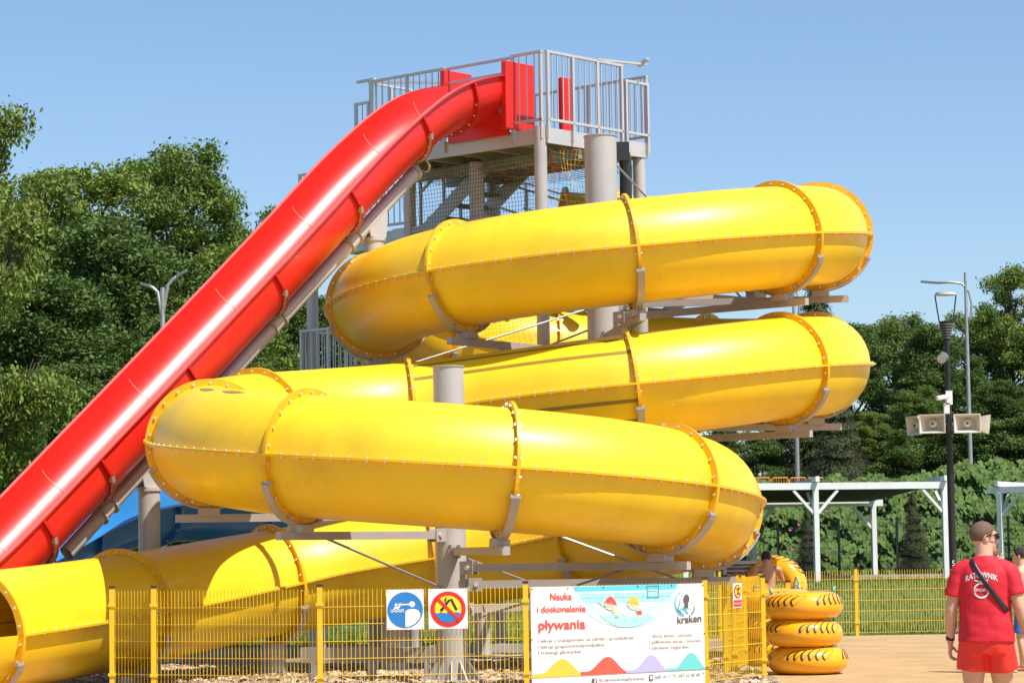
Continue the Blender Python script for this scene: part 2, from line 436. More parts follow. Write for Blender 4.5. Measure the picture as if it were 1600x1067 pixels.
# lower half trough running on after the mouth
t, sd_, up = frame(len(path)-1); mb = MB(); rows = []
for d in (.02, .8, 1.6, 2.4):
    c = path[-1]+Vector((t.x, t.y, 0)).normalized()*d; c.z = path[-1].z-.02*d
    rows.append([c+sd_*(TR*math.cos(a))+up*(-TR*math.sin(a)) for a in [PI*q/16 for q in range(17)]])
mb.grid(rows); mb.build('exit_trough', 'yellow', slide, True)

# support columns with arms and cradles
def cradle(mb, i, a0=205, a1=335):
    t, sd_, up = frame(i); c = path[i]; rows = []; n = 26
    for (r, h) in ((FR+.004, -.05), (FR+.03, -.05), (FR+.03, .05), (FR+.004, .05), (FR+.004, -.05)):
        rows.append([c+t*h+(sd_*math.cos(rad(lerp(a0, a1, j/n)))+up*math.sin(rad(lerp(a0, a1, j/n))))*r for j in range(n+1)])
    mb.grid(rows)
    for a in (a0, a1, (a0*2+a1)/3, (a0+2*a1)/3):
        p = c+(sd_*math.cos(rad(a))+up*math.sin(rad(a)))*(FR-.02); mb.beam(p-t*.06, p+t*.06, .05, .05, up)
def column(name, c, ztop, r, arms, label, h0=0):
    th_ = thing(name, Vector((c.x, c.y, 0)), label, 'support column')
    MB().cyl((c.x, c.y, .02), (c.x, c.y, ztop), r, 32).build('post', 'steel', th_, True, 40)
    MB().cyl((c.x, c.y, ztop), (c.x, c.y, ztop+.012), r+.012, 32).build('cap_plate', 'steel', th_, True, 40)
    MB().cyl((c.x, c.y, .0), (c.x, c.y, .035), r+.24, 24).build('base_plate', 'galv', th_)
    for j in range(12):
        a = 2*PI*j/12; d = Vector((math.cos(a), math.sin(a), 0)); s_ = Vector((-d.y, d.x, 0))*.008
        p = [Vector((c.x, c.y, .03))+d*r, Vector((c.x, c.y, .03))+d*(r+.2), Vector((c.x, c.y, .26))+d*(r+.02), Vector((c.x, c.y, .26))+d*r]
        MB().add([q-s_ for q in p]+[q+s_ for q in p], [(3, 2, 1, 0), (4, 5, 6, 7), (0, 1, 5, 4), (1, 2, 6, 5), (2, 3, 7, 6), (3, 0, 4, 7)]).build('gusset', 'galv', th_)
    for i in arms:
        t, sd_, up = frame(i); p = path[i]; q = p-up*(FR+.14)
        d = Vector((q.x-c.x, q.y-c.y, 0)).normalized(); L = math.hypot(q.x-c.x, q.y-c.y)
        a = Vector((c.x, c.y, q.z))+d*(r+.05); b = Vector((c.x, c.y, q.z))+d*(L+.42)
        arm = MB().beam(a, b, .09, .10).build('arm', 'beam_grey', th_)
        pl = MB(); sx = d.cross(Vector((0, 0, 1)))
        for q_ in (1, -1): pl.beam(Vector((c.x, c.y, q.z))+d*(r-.03)+sx*(.055*q_), Vector((c.x, c.y, q.z))+d*(r+.2)+sx*(.055*q_), .014, .17)
        pl.build('lug_plate', 'beam_grey', arm)
        bb = MB(); m_ = Vector((c.x, c.y, q.z))+d*(r+.12); bb.cyl(m_-sx*.085, m_+sx*.085, .03, 8); bb.build('bolts', 'bolt', arm)
        cr = MB(); cradle(cr, i); pt = p-up*(FR+.05); cr.beam(pt-t*.1, pt+t*.1, .26, .10, up); cr.beam(q+d*.0-Vector((0, 0, .0)), p-up*(FR+.02), .12, .06, t)
        cr.build('cradle', 'beam_grey', th_)
        # diagonal tie rod
    return th_
def J(kind, th): return joint_i[kinds.index((kind, th))]
c1 = column('support_column', C1, at(941, 212, 103).z, .245, [J('L1', q) for q in (128, 82, 49, 6, -37, -78, -123, -168, -213, -262, -311, -354)], 'tall thick grey column in the middle of the upper yellow loops')
c2 = column('support_column', C2, at(697, 573, 121).z, .20, [J('L2', q) for q in (-121, -76, -33, 12, 54, 92, 147)], 'shorter grey column in the middle of the lowest yellow loop')
def rods(parent, c, lst):
    for i, z0 in lst:
        mb = MB()
        t, sd_, up = frame(i); q = path[i]-up*(FR+.12); d = Vector((q.x-c.x, q.y-c.y, 0)).normalized()
        mb.tube([Vector((c.x, c.y, z0))+d*.2, q-d*.3], .016, 6)
        mb.build('tie_rod', 'galv', parent)
rods(c2, C2, [(J('L2', -33), 1.2), (J('L2', 92), 2.3), (J('L2', 54), .75), (J('L2', 147), 1.6)])
rods(c1, C1, [(J('L1', -78), 5.3), (J('L1', -123), 5.0), (J('L1', 128), 7.6), (J('L1', -37), 4.1), (J('L1', 6), 3.9)])
# short legs under the run-out
for k in range(3):
    i = min(joint_i[-3+k], len(path)-1); t, sd_, up = frame(i); p = path[i]
    lg = thing('support_stand', Vector((p.x, p.y, 0)), ['grey stub leg under the run-out tube behind the blue sign', 'grey stub leg under the run-out tube beside the left fence end', 'grey stub leg under the open mouth of the yellow tube'][k], 'support leg', 'stub legs of the run-out')
    z1 = p.z-FR-.02
    cr = MB(); cradle(cr, i); cr.build('cradle', 'beam_grey', lg)
    if z1 > .08:
        MB().cyl((p.x, p.y, .0), (p.x, p.y, z1), .16, 20).build('post', 'galv', lg, True, 40)
    MB().box((p.x, p.y, .02), (.55, .55, .04)).build('base_plate', 'galv', lg)
p = foot(615, 111); lg = thing('support_stand', p, 'wide grey steel leg under the yellow tube behind the blue sign', 'support leg')
MB().cyl(p, p+Vector((0, 0, .75)), .2, 24).build('post', 'steel', lg, True, 40)
MB().box(p+Vector((0, 0, .02)), (.7, .7, .04)).build('base_plate', 'galv', lg)
a = foot(470, 117, .32); b = foot(690, 119, .32)
gb = thing('ground_beam', Vector((a.x, a.y, 0)), 'low grey steel beam lying near the ground behind the fence', 'beam')
MB().beam(a, b, .12, .2).build('beam', 'beam_grey', gb)
for u in (.1, .5, .9):
    q = lerp(a, b, u); MB().box((q.x, q.y, .11), (.12, .12, .22)).build('foot_block', 'galv', gb)

# ------------------------------------------------------------------ tower
C0 = at(850, 199, 101); AN = rad(42)
e1 = Vector((-math.cos(AN), math.sin(AN), 0)); e2 = Vector((math.sin(AN), math.cos(AN), 0)); hd = -e2; ZUP = Vector((0, 0, 1))
DZ = C0.z
O0 = Vector((C0.x, C0.y, 0))
def T(u, v, z): return O0+e1*u+e2*v+Vector((0, 0, z))     # tower coordinates: u along the slide side, v to the back
RT = Matrix((e1, e2, ZUP)).transposed()
tower = thing('slide_tower', T(1.8, 1.2, 0), 'grey steel start tower with railed platform and zigzag stairs', 'tower')
def tbox(name, m, u, v, z, parent=tower): return MB().box(T((u[0]+u[1])/2, (v[0]+v[1])/2, (z[0]+z[1])/2), (u[1]-u[0], v[1]-v[0], z[1]-z[0]), RT).build(name, m, parent)
LU, LV = 3.75, 2.5
tbox('deck', 'tread', (0.03, LU-.03), (.03, LV-.03), (DZ-.06, DZ-.02))
for nm, u, v in (('edge_beam', (-.02, LU), (-.03, .03)), ('edge_beam', (-.03, .03), (.032, LV)), ('edge_beam', (.032, LU), (LV-.03, LV+.03)), ('edge_beam', (LU-.03, LU+.03), (.032, LV-.032))):
    tbox(nm, 'rail', u, v, (DZ-.24, DZ))
for k in range(5): tbox('joist', 'galv', (.5+k*.68, .58+k*.68), (.04, LV-.04), (DZ-.22, DZ-.065))
for v in (.85, 1.7): tbox('cross_beam', 'galv', (.04, LU-.04), (v, v+.1), (DZ-.40, DZ-.225))
for u, v, r, z0 in ((.08, -.0, .10, DZ+.02), (LU-.5, .35, .10, DZ-.25), (.08, LV-.1, .10, DZ-.25), (LU-.5, LV-.1, .10, DZ-.25), (1.9, .5, .12, DZ-.3), (6.3, 1.05, .10, 6.88), (6.3, 2.85, .10, 6.88)):
    MB().cyl(T(u, v, 0), T(u, v, z0), r, 20).build('column', 'steel', tower, True, 40)
    MB().box(T(u, v, .02), (.5, .5, .04), RT).build('base_plate', 'galv', tower)
def railing(p0, p1, zb, h=1.18, gap=.13, name='railing', posts=3, low=.12, ext=.1, balus=True):
    p0 = Vector(p0); p1 = Vector(p1); d = (p1-p0); L = d.length; d.normalize(); n = d.cross(ZUP)
    mb = MB(); mb.beam(p0+ZUP*h, p1+ZUP*h, .05, .04); mb.beam(p0+ZUP*low, p1+ZUP*low, .05, .04)
    for k in range(posts):
        q = lerp(p0+d*.03, p1-d*.03, k/(posts-1)); mb.beam(q-ZUP*.18+n*.0, q+ZUP*(h-.02), .05, .045, d)
    o = mb.build(name, 'rail', tower)
    if balus:
        m2 = MB(); k = int(L/gap)
        for j in range(1, k):
            q = lerp(p0, p1, j/k); m2.beam(q+ZUP*low, q+ZUP*h, .014, .014, d)
        m2.build('balusters', 'rail', o)
    return o
v0 = -.05
railing(T(-.02, v0, DZ), T(.62, v0, DZ), DZ, posts=2)
railing(T(2.05, v0, DZ), T(LU-.02, v0, DZ), DZ, posts=3)
MB().beam(T(.62, v0, DZ+1.16), T(2.05, v0, DZ+1.16), .04, .04).beam(T(.62, v0, DZ+.93), T(2.05, v0, DZ+.93), .04, .04).build('top_bar', 'rail', tower)
railing(T(-.06, 0, DZ), T(-.06, 1.85, DZ), DZ, posts=4)
railing(T(-.06, 1.9, DZ-.0), T(-.06, LV, DZ-.0), DZ, h=.95, posts=2)
railing(T(0, LV+.05, DZ), T(LU, LV+.05, DZ), DZ, posts=4, h=1.1)
railing(T(LU+.05, 0, DZ), T(LU+.05, 1.0, DZ), DZ, posts=3)
railing(T(LU-.0, v0, DZ-.1), T(LU+.35, v0, DZ-.1), DZ, h=.95, posts=2)
# overshooting handrail ends
MB().beam(T(-.06, 1.2, DZ+1.2), T(-.06, 2.45, DZ+1.28), .05, .035).beam(T(-.3, 2.2, DZ+1.31), T(.2, 2.6, DZ+1.31), .06, .04).build('handrail', 'rail', tower)
MB().beam(T(LU-1.6, 1.0, DZ+1.1), T(LU+.05, .1, DZ+1.2), .05, .035).beam(T(LU-.1, -.02, DZ+1.225), T(LU+.33, .0, DZ+1.225), .06, .04).build('handrail', 'rail', tower)
# stair flights (in the v = 2.6..3.9 strip) : deck -> left landing -> right landing -> left landing
def flight(u0, z0, u1, z1, v, wdt, name='stair_flight'):
    mb = MB()
    for vv in (v, v+wdt): mb.beam(T(u0, vv, z0-.12), T(u1, vv, z1-.12), .05, .24)
    o = mb.build(name, 'rail', tower); n = max(2, int(abs(z0-z1)/.175))
    for k in range(1, n):
        q = k/n; MB().box(T(lerp(u0, u1, q), v+wdt/2, lerp(z0, z1, q)), (.27, wdt-.06, .035), RT).build('step', 'tread', o)
    r = MB()
    for vv in (v-.01, v+wdt+.01):
        for hh in (1.05, .6): r.beam(T(u0, vv, z0+hh), T(u1, vv, z1+hh), .04, .04)
        for q in (0.02, .33, .66, .98): r.beam(T(lerp(u0, u1, q), vv, lerp(z0, z1, q)-.1), T(lerp(u0, u1, q), vv, lerp(z0, z1, q)+1.05), .04, .04, e1)
    r.build('handrail', 'rail', o)
def landing(u0, u1, v0_, v1, z):
    tbox('landing', 'galv', (u0, u1), (v0_, v1), (z-.1, z))
    tbox('landing_beam', 'rail', (u0-.03, u1+.03), (v0_-.06, v0_-.005), (z-.26, z+.02))
ZL, ZR, ZL2 = 7.0, 6.05, 4.3
landing(3.6, 6.4, .9, 3.0, ZL)
flight(2.0, DZ-.05, 3.65, ZL, 1.0, .95)
landing(-.9, .9, 2.75, 4.6, ZR)
flight(3.75, ZL, .9, ZR-.0, 2.75, .95)
landing(3.6, 6.4, .9, 3.0, ZL2)
flight(.9, ZR, 3.75, ZL2, 3.75, .9)
flight(3.75, ZL2, .6, 1.9, .9, .9)
railing(T(3.7, .85, ZL), T(6.4, .85, ZL), ZL, posts=5, h=1.18)
railing(T(6.4, .9, ZL), T(6.4, 3.0, ZL), ZL, posts=3, h=1.18)
railing(T(3.7, .85, ZL2), T(6.4, .85, ZL2), ZL2, posts=5, h=1.18)
railing(T(6.4, .9, ZL2), T(6.4, 3.0, ZL2), ZL2, posts=3, h=1.18)
railing(T(-.9, 2.7, ZR), T(-.1, 2.7, ZR), ZR, posts=3, h=1.1)
tbox('fascia', 'rail', (1.2, 3.6), (.3, .34), (ZL-.42, ZL-.05)); tbox('fascia', 'rail', (1.2, 3.6), (.5, .54), (ZL2-.3, ZL2-.05))
# safety nets hung under the platform
def net(name, p00, p10, p01, m, cell=.065, r=.0036):
    p00, p10, p01 = Vector(p00), Vector(p10), Vector(p01); a = p10-p00; b = p01-p00; mb = MB()
    na = int(a.length/cell); nb = int(b.length/cell)
    def pt(u, v_):
        sag = .08*math.sin(PI*u)*math.sin(PI*v_); return p00+a*u+b*v_+Vector((0, -sag, 0))+e1*(.03*math.sin(9*u+7*v_))
    for j in range(na+1): mb.tube([pt(j/na, q/6) for q in range(7)], r, 3, False)
    for j in range(nb+1): mb.tube([pt(q/8, j/nb) for q in range(9)], r, 3, False)
    return mb.build(name, m, tower)
net('safety_net', T(.15, .1, 6.25), T(3.3, .3, 6.25), T(.2, .1, DZ-.3), 'net')
mcol = mat('net_colour', (.4, .4, .1), .7); N_ = mcol.node_tree.nodes; L_ = mcol.node_tree.links
tc = N_.new('ShaderNodeTexCoord'); nz = N_.new('ShaderNodeTexNoise'); nz.inputs['Scale'].default_value = 5; cr_ = N_.new('ShaderNodeValToRGB'); cr_.color_ramp.interpolation = 'CONSTANT'
cr_.color_ramp.elements[0].color = (.02, .25, .18, 1); cr_.color_ramp.elements[1].position = .47; cr_.color_ramp.elements[1].color = (.5, .03, .05, 1)
e_ = cr_.color_ramp.elements.new(.55); e_.color = (.6, .45, .03, 1)
L_.new(tc.outputs['Object'], nz.inputs[0]); L_.new(nz.outputs[0], cr_.inputs[0]); L_.new(cr_.outputs[0], N_['Principled BSDF'].inputs['Base Color'])
net('safety_net', T(0, .15, 7.0), T(0, 1.75, 7.0), T(0, .15, DZ-.28), 'net_colour', .08)
net('safety_net', T(.2, .4, DZ-.42), T(3.4, .4, DZ-.42), T(.2, 2.3, DZ-.46), 'net_colour', .14)
# black downpipe behind the right corner
q = at(975, 300, 98)
MB().box(at(972, 238, 98), (.22, .22, .3)).tube([at(975, 240, 98), at(978, 262, 98), at(978, 330, 98)], .1, 12).build('downpipe', 'black_pipe', tower)
# red panels on the deck
def red_panel(u, v, z0, z1, name='entry_panel', par=None, lean=0):
    tb = MB(); tb.box(T((u[0]+u[1])/2, (v[0]+v[1])/2, (z0+z1)/2), (u[1]-u[0], v[1]-v[0], z1-z0), RT)
    o = tb.build(name, 'red', par)
    bv = o.modifiers.new('b', 'BEVEL'); bv.width = .02; bv.segments = 2
    return o

# ------------------------------------------------------------------ red flume
red = thing('flume_slide', T(1.3, -5, 0), 'steep open red flume running from the tower down to the left', 'water slide')
UC, WH = 1.3, .65
PROF = [(-.12, 9.10), (.3, 9.03), (.87, 8.88), (1.35, 8.68), (1.92, 8.31), (2.82, 7.62), (3.93, 6.64), (4.95, 5.76), (6.6, 4.36), (8.31, 2.92), (9.2, 2.17), (9.88, 1.62), (10.7, 1.12), (12.2, .8)]
us = np.array([p[0] for p in PROF]); zs = np.array([p[1] for p in PROF])
uu = np.linspace(us[0], us[-1], 130); zz = np.interp(uu, us, zs)
for it in range(14): zz[1:-1] = .25*zz[:-2]+.5*zz[1:-1]+.25*zz[2:]
def rpt(i):
    c = T(UC, -uu[i], zz[i]); j0, j1 = max(0, i-1), min(len(uu)-1, i+1)
    t = (T(UC, -uu[j1], zz[j1])-T(UC, -uu[j0], zz[j0])).normalized(); n = e1.cross(t); n = n if n.z > 0 else -n
    return c, t, n
def rprof(dr=0):
    p = [(WH+.075, .0), (WH+.075, .02), (WH, .02)]
    for k in range(21):
        a = PI*k/20; p.append(((WH+dr*0)*math.cos(a)*(1 if True else 1), -(.15+(.53)*math.sin(a)) if 0 < k < 20 else -.13))
    p += [(-WH, .02), (-WH-.075, .02), (-WH-.075, .0)]
    return p
cuts = [0, 10, 21, 36, 51, 67, 83, 94, 108, 129]
jt = [np.argmin(abs(uu-q)) for q in (-.12, .92, 2.05, 3.6, 5.1, 6.75, 8.3, 9.25, 10.6, 12.2)]
for k in range(len(jt)-1):
    mb = MB(); rows = []; rows2 = []
    for i in range(jt[k], jt[k+1]+1):
        c, t, n = rpt(i); rows.append([c+e1*x+n*y for x, y in rprof()])
        rows2.append([c+e1*(x*1.03)+n*(y*1.0-.02) for x, y in rprof()[2:-2]])
    sg_ = MB().grid(rows).build('chute_segment', 'red', red, True, 35)
    MB().grid([r[::-1] for r in rows2]).build('outer_skin', 'red', sg_, True, 35)
    for sgn in (1, -1):
        mb = MB()
        for i in range(jt[k], jt[k+1]):
            c, t, n = rpt(i); c2_, t2, n2 = rpt(i+1)
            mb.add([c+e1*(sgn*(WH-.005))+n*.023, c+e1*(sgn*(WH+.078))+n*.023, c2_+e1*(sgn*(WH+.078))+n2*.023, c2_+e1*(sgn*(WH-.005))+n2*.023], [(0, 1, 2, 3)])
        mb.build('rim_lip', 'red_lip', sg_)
    if k:
        i = jt[k]; c, t, n = rpt(i); pr = rprof()[2:-2]; mb = MB()
        rows = [[c+t*h+e1*(x*q)+n*(y*q2) for x, y in pr] for h, q, q2 in ((-.02, 1.0, 1.0), (-.02, 1.12, 1.14), (.02, 1.12, 1.14), (.02, 1.0, 1.0))]
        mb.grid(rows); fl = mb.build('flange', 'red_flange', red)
        bm_ = MB()
        for j in range(3, 21, 2):
            x, y = pr[min(j, len(pr)-1)]; p = c+e1*(x*1.065)+n*(y*1.08); bm_.cyl(p-t*.035, p+t*.035, .017, 6)
        bm_.build('bolts', 'bolt', fl)
        # joint line inside the chute
        MB().grid([[c+t*h+e1*(x*.995)+n*(y*.99+.004) for x, y in rprof()[3:-3]] for h in (-.008, .008)]).build('joint_line', 'red_lip', sg_, True)
red_panel((.55, .66), (-.25, .42), DZ+.02, DZ+1.09, par=red); red_panel((1.96, 2.07), (-.15, .5), DZ+.3, DZ+1.14, par=red)
MB().box(T(1.31, -.075, DZ+.12), (1.29, .04, .34), RT).build('apron', 'red', red)
pn = thing('start_panel', T(.35, 2.2, 0), 'narrow red start panel standing at the back of the platform', 'panel')
red_panel((.95, 1.05), (1.55, 1.8), DZ+.0, DZ+1.1, 'panel', pn); pn.location = T(.6, 2.0, DZ)
for ch in pn.children: ch.location = T(.35, 2.2, 0)-pn.location
# support pipe and posts under the flume
fr = thing('flume_support', T(UC, -5.6, 0), 'grey pipe frame on two posts carrying the red flume', 'support frame')
def under(u, dn):
    i = int(np.argmin(abs(uu-u))); c, t, n = rpt(i); return c-n*dn, t, n
UO = -.12
pa, pb = under(3.9, .86)[0]+e1*UO, under(8.4, .86)[0]+e1*UO; pd = (pb-pa).normalized()
p_hi, p_lo = pa-pd*2.2, pb+pd*.75
pipe = MB().cyl(p_hi, p_lo, .105, 20, cap=False).cyl(p_lo, p_hi, .09, 20, cap=False)
for q_ in (p_hi, p_lo): pipe.tube([q_-pd*.001, q_+pd*.001], .098, 20, False)
pipe.build('carrier_pipe', 'steel', fr, True, 40)
for k in range(2, 8):
    c, t, n = rpt(jt[k])
    mb = MB(); rows = []
    for r_, h in ((1.13, -.03), (1.19, -.03), (1.19, .03), (1.13, .03)):
        rows.append([c+t*h+e1*(WH*r_*math.cos(a))-n*(.66*r_*abs(math.sin(a))*.95+.03) for a in [rad(200+140*j/16) for j in range(17)]])
    mb.grid(rows); q = pa+pd*(c-n*.86+e1*UO-pa).dot(pd)
    for s_ in (-.12, .12):
        mb.tube([q+t*s_+(e1*math.cos(b)+n*math.sin(b))*.125 for b in [2*PI*j/14 for j in range(15)]], .018, 5)
    mb.beam(q+n*.08, c-n*.72+e1*UO*.5, .16, .12, t)
    mb.build('saddle', 'beam_grey', fr)
for px, s_, in ((583, 103.5), (232, 114)):
    # the post stands where the pipe passes that pixel column
    best = min(np.linspace(2.8, 9, 300), key=lambda q: abs(((under(q, .86)[0]+e1*UO-CP).dot(Rv)/((under(q, .86)[0]+e1*UO-CP).dot(Fv)))*FPX+CX-px))
    p = under(best, .86)[0]+e1*UO
    MB().cyl((p.x, p.y, 0), (p.x, p.y, p.z-.32), .15, 24).build('post', 'steel', fr, True, 40)
    MB().cyl((p.x, p.y, p.z-.38), (p.x, p.y, p.z-.34), .17, 24).build('cap_plate', 'steel', fr, True, 40)
    mb = MB()
    for q in (-.09, .09):
        d = hd*1.0
        pr = [p+e1*q+d*(-.16)-ZUP*.33, p+e1*q+d*.16-ZUP*.33, p+e1*q+d*.2-ZUP*.16, p+e1*q-d*.18+ZUP*.12, p+e1*q-d*.2-ZUP*.02]
        mb.add([v-e1*.01 for v in pr]+[v+e1*.01 for v in pr], [(4, 3, 2, 1, 0), (5, 6, 7, 8, 9)]+[(k, (k+1) % 5, 5+(k+1) % 5, 5+k) for k in range(5)])
    mb.build('head_bracket', 'steel', fr)
    MB().box((p.x, p.y, .02), (.6, .6, .04)).build('base_plate', 'galv', fr)

# ------------------------------------------------------------------ blue flume
bl = thing('flume_slide', foot(300, 100), 'blue open flume curving low behind the red slide post', 'water slide')
BP = [at(560, 775, 95), at(470, 782, 96), at(370, 788, 97.5), at(270, 790, 99), at(200, 800, 101), at(130, 828, 103), at(60, 866, 105), at(-10, 905, 107)]
bp_ = []
for k in range(len(BP)-1):
    a0, a1, a2, a3 = BP[max(0, k-1)], BP[k], BP[k+1], BP[min(len(BP)-1, k+2)]
    for j in range(8):
        t_ = j/8; bp_.append(.5*((2*a1)+(a2-a0)*t_+(2*a0-5*a1+4*a2-a3)*t_**2+(3*a1-a0-3*a2+a3)*t_**3))
bp_.append(BP[-1])
def bframe(i):
    t = (bp_[min(i+1, len(bp_)-1)]-bp_[max(i-1, 0)]).normalized(); s_ = t.cross(ZUP).normalized()
    if s_.y > 0: s_ = -s_
    return t, s_, ZUP
bprof = [(.74, .03), (.62, .05), (.60, 0)]+[(.6*math.cos(PI*k/14), -.15-.42*math.sin(PI*k/14)) for k in range(1, 14)]+[(-.62, .0), (-.66, .34), (-.76, .34)]
for k in range(0, len(bp_)-1, 14):
    i1 = min(k+14, len(bp_)-1)
    MB().grid([[bp_[i]+bframe(i)[1]*x+ZUP*y for x, y in bprof] for i in range(k, i1+1)]).build('chute_segment', 'blue', bl, True, 35)
    t, s_, u_ = bframe(k); pr = bprof[2:-1]
    fl = MB().grid([[bp_[k]+t*h+s_*(x*q)+ZUP*(y*q) for x, y in pr] for h, q in ((-.03, 1), (-.03, 1.13), (.03, 1.13), (.03, 1))]).build('flange', 'blue', bl)
    bm_ = MB()
    for x, y in pr[::2]: p = bp_[k]+s_*(x*1.07)+ZUP*(y*1.07); bm_.cyl(p-t*.045, p+t*.045, .017, 6)
    bm_.build('bolts', 'bolt', fl)
MB().tube([bp_[i]-ZUP*.78 for i in range(4, len(bp_), 6)], .09, 12).build('carrier_pipe', 'beam_grey', bl, True, 40)
for i in (6, 24, 46): MB().cyl((bp_[i].x, bp_[i].y, 0), (bp_[i].x, bp_[i].y, bp_[i].z-.62), .13, 18).build('post', 'steel', bl, True, 40)

# ------------------------------------------------------------------ fences
def wire_panel(a, b, h=1.2, name='wire_panel', parent=None, z0=.05, r=.0032):
    a = Vector(a); b = Vector(b); d = (b-a); L = d.length; d.normalize(); n = d.cross(ZUP)
    mb = MB(); k = int(L/.05)
    for j in range(k+1):
        q = a+d*(L*j/k); mb.beam(q+ZUP*z0, q+ZUP*(z0+h), r*2, r*2, d)
    for j in range(int(h/.2)+1):
        for s_ in (-1, 1): mb.beam(a+ZUP*(z0+.01+j*.1975)+n*(.007*s_), b+ZUP*(z0+.01+j*.1975)+n*(.007*s_), r*2.2, r*2.2)
    return mb.build(name, 'fence', parent)
def fence(pts, label, h=1.2, z0=.05, group=None, gh=None):
    f = thing('mesh_fence', Vector((pts[0].x, pts[0].y, 0)), label, 'fence', group)
    for k, p in enumerate(pts):
        po = MB().beam(p, p+ZUP*(h+.08), .06, .06, Vector((1, 0, 0))).build('post', 'fence', f)
        MB().box(p+ZUP*(h+.095), (.068, .068, .03)).build('cap', 'cap', po)
        cl = MB()
        for zc in (.25, h-.12): cl.box(p+Vector((0, -.035, zc)), (.09, .02, .035))
        cl.build('clamps', 'fence', po)
        if k < len(pts)-1: wire_panel(p, pts[k+1], h, parent=f, z0=z0)
    return f
FP = [foot(175, 129.5), foot(240, 131), foot(499, 135.6), foot(820, 134.4), foot(1100, 129), foot(1190, 123.6)]
fence(FP, 'yellow wire mesh fence along the front of the slides')
fence([foot(1131, 119.5), foot(1160, 112.5), foot(1187, 106.5)], 'yellow mesh fence running away behind the ring stack', 1.2)
fence([foot(1145, 117), foot(1150, 111)], 'short yellow fence piece behind the corner panel', 1.2)
fence([foot(1194, 106), foot(1230, 105.5)], 'short yellow fence piece beside the boy', 1.06)
bf = [foot(1336+k*212, 84.1-.9*k) for k in range(-7, 4)]
fence(bf, 'long yellow mesh fence along the edge of the lawn', 1.16)

# ------------------------------------------------------------------ signs and banner on the fence
def fonted(s):
    cu = bpy.data.curves.new('t', 'FONT'); cu.body = s; cu.size = 1; cu.resolution_u = 3
    o = bpy.data.objects.new('t', cu); col.objects.link(o)
    bpy.context.view_layer.update()
    me = bpy.data.meshes.new_from_object(o.evaluated_get(bpy.context.evaluated_depsgraph_get()))
    vs = [Vector(v.co) for v in me.vertices]; fs = [tuple(p.vertices) for p in me.polygons]
    bpy.data.objects.remove(o); bpy.data.meshes.remove(me); bpy.data.curves.remove(cu)
    return vs, fs
class Board:
    """flat printed board: local metres (x right, y down) on a vertical plane"""
    def __init__(s, tl, right, parent):
        s.tl = Vector(tl); s.r = right.normalized(); s.n = s.r.cross(ZUP); s.p = parent
        if s.n.y > 0: s.n = -s.n
    def pt(s, x, y, l): return s.tl+s.r*x-ZUP*y+s.n*(.004+.0022*l)
    def poly(s, name, pts, m, l): return MB().add([s.pt(x, y, l) for x, y in pts], [tuple(range(len(pts)))]).build(name, m, s.p)
    def disc(s, name, x, y, rx, m, l, ry=None, a0=0, a1=2*PI, n=36):
        ry = ry or rx; return s.poly(name, [(x+rx*math.cos(a0+(a1-a0)*k/n), y+ry*math.sin(a0+(a1-a0)*k/n)) for k in range(n if abs(a1-a0) > 6.2 else n+1)], m, l)
    def stroke(s, name, pts, wd, m, l, taper=False):
        mb = MB(); rows = []; k = len(pts)
        for i in range(k):
            a = Vector(pts[max(0, i-1)]); b = Vector(pts[min(k-1, i+1)]); d = (b-a); d = d.normalized() if d.length else Vector((1, 0)); nn = Vector((-d.y, d.x))
            ww = wd*(1-.85*i/(k-1)) if taper else wd
            p = Vector(pts[i]); q0 = p+nn*ww/2; q1 = p-nn*ww/2; rows.append([s.pt(q0.x, q0.y, l), s.pt(q1.x, q1.y, l)])
        mb.grid(rows); return mb.build(name, m, s.p)
    def text(s, name, body, x0, x1, y0, y1, cap, m, l, bold=0):
        vs, fs = fonted(body); xa = min(v.x for v in vs); xb = max(v.x for v in vs); k = cap/.72; sx = (x1-x0)/(xb-xa)
        mb = MB()
        offs = [(0, 0)] if not bold else [(0, 0), (bold, 0), (0, bold), (bold, bold)]
        for q, (ox, oy) in enumerate(offs):
            mb.add([s.pt(x0+(v.x-xa)*sx+ox, lerp(y0, y1, (v.x-xa)/(xb-xa))-v.y*k+oy, l+.15*q) for v in vs], fs)
        return mb.build(name, m, s.p)
def board_on(pa, pb, px0, px1, ztop, wdt, hgt, name, label, cat, m, off=.02):
    d = (pb-pa); L = d.length; d = d.normalized()
    def col_at(px):
        for k in range(400):
            q = pa+d*(L*k/399); v = q+ZUP*1.2-CP
            if FPX*v.dot(Rv)/v.dot(Fv)+CX >= px: return q
        return pb
    a = col_at(px0); b = col_at(px1); n = d.cross(ZUP); n = n if n.y < 0 else -n
    wdt = (b-a).length if wdt is None else wdt
    tl = Vector((a.x, a.y, ztop))+n*(.022+off)
    o = thing(name, tl-ZUP*ztop, label, cat)
    mb = MB(); mb.box(tl+d*wdt/2-ZUP*hgt/2, (wdt, .004, hgt), Matrix((d, n, ZUP)).transposed()); mb.build('panel', m, o)
    return o, Board(tl, d, o), wdt
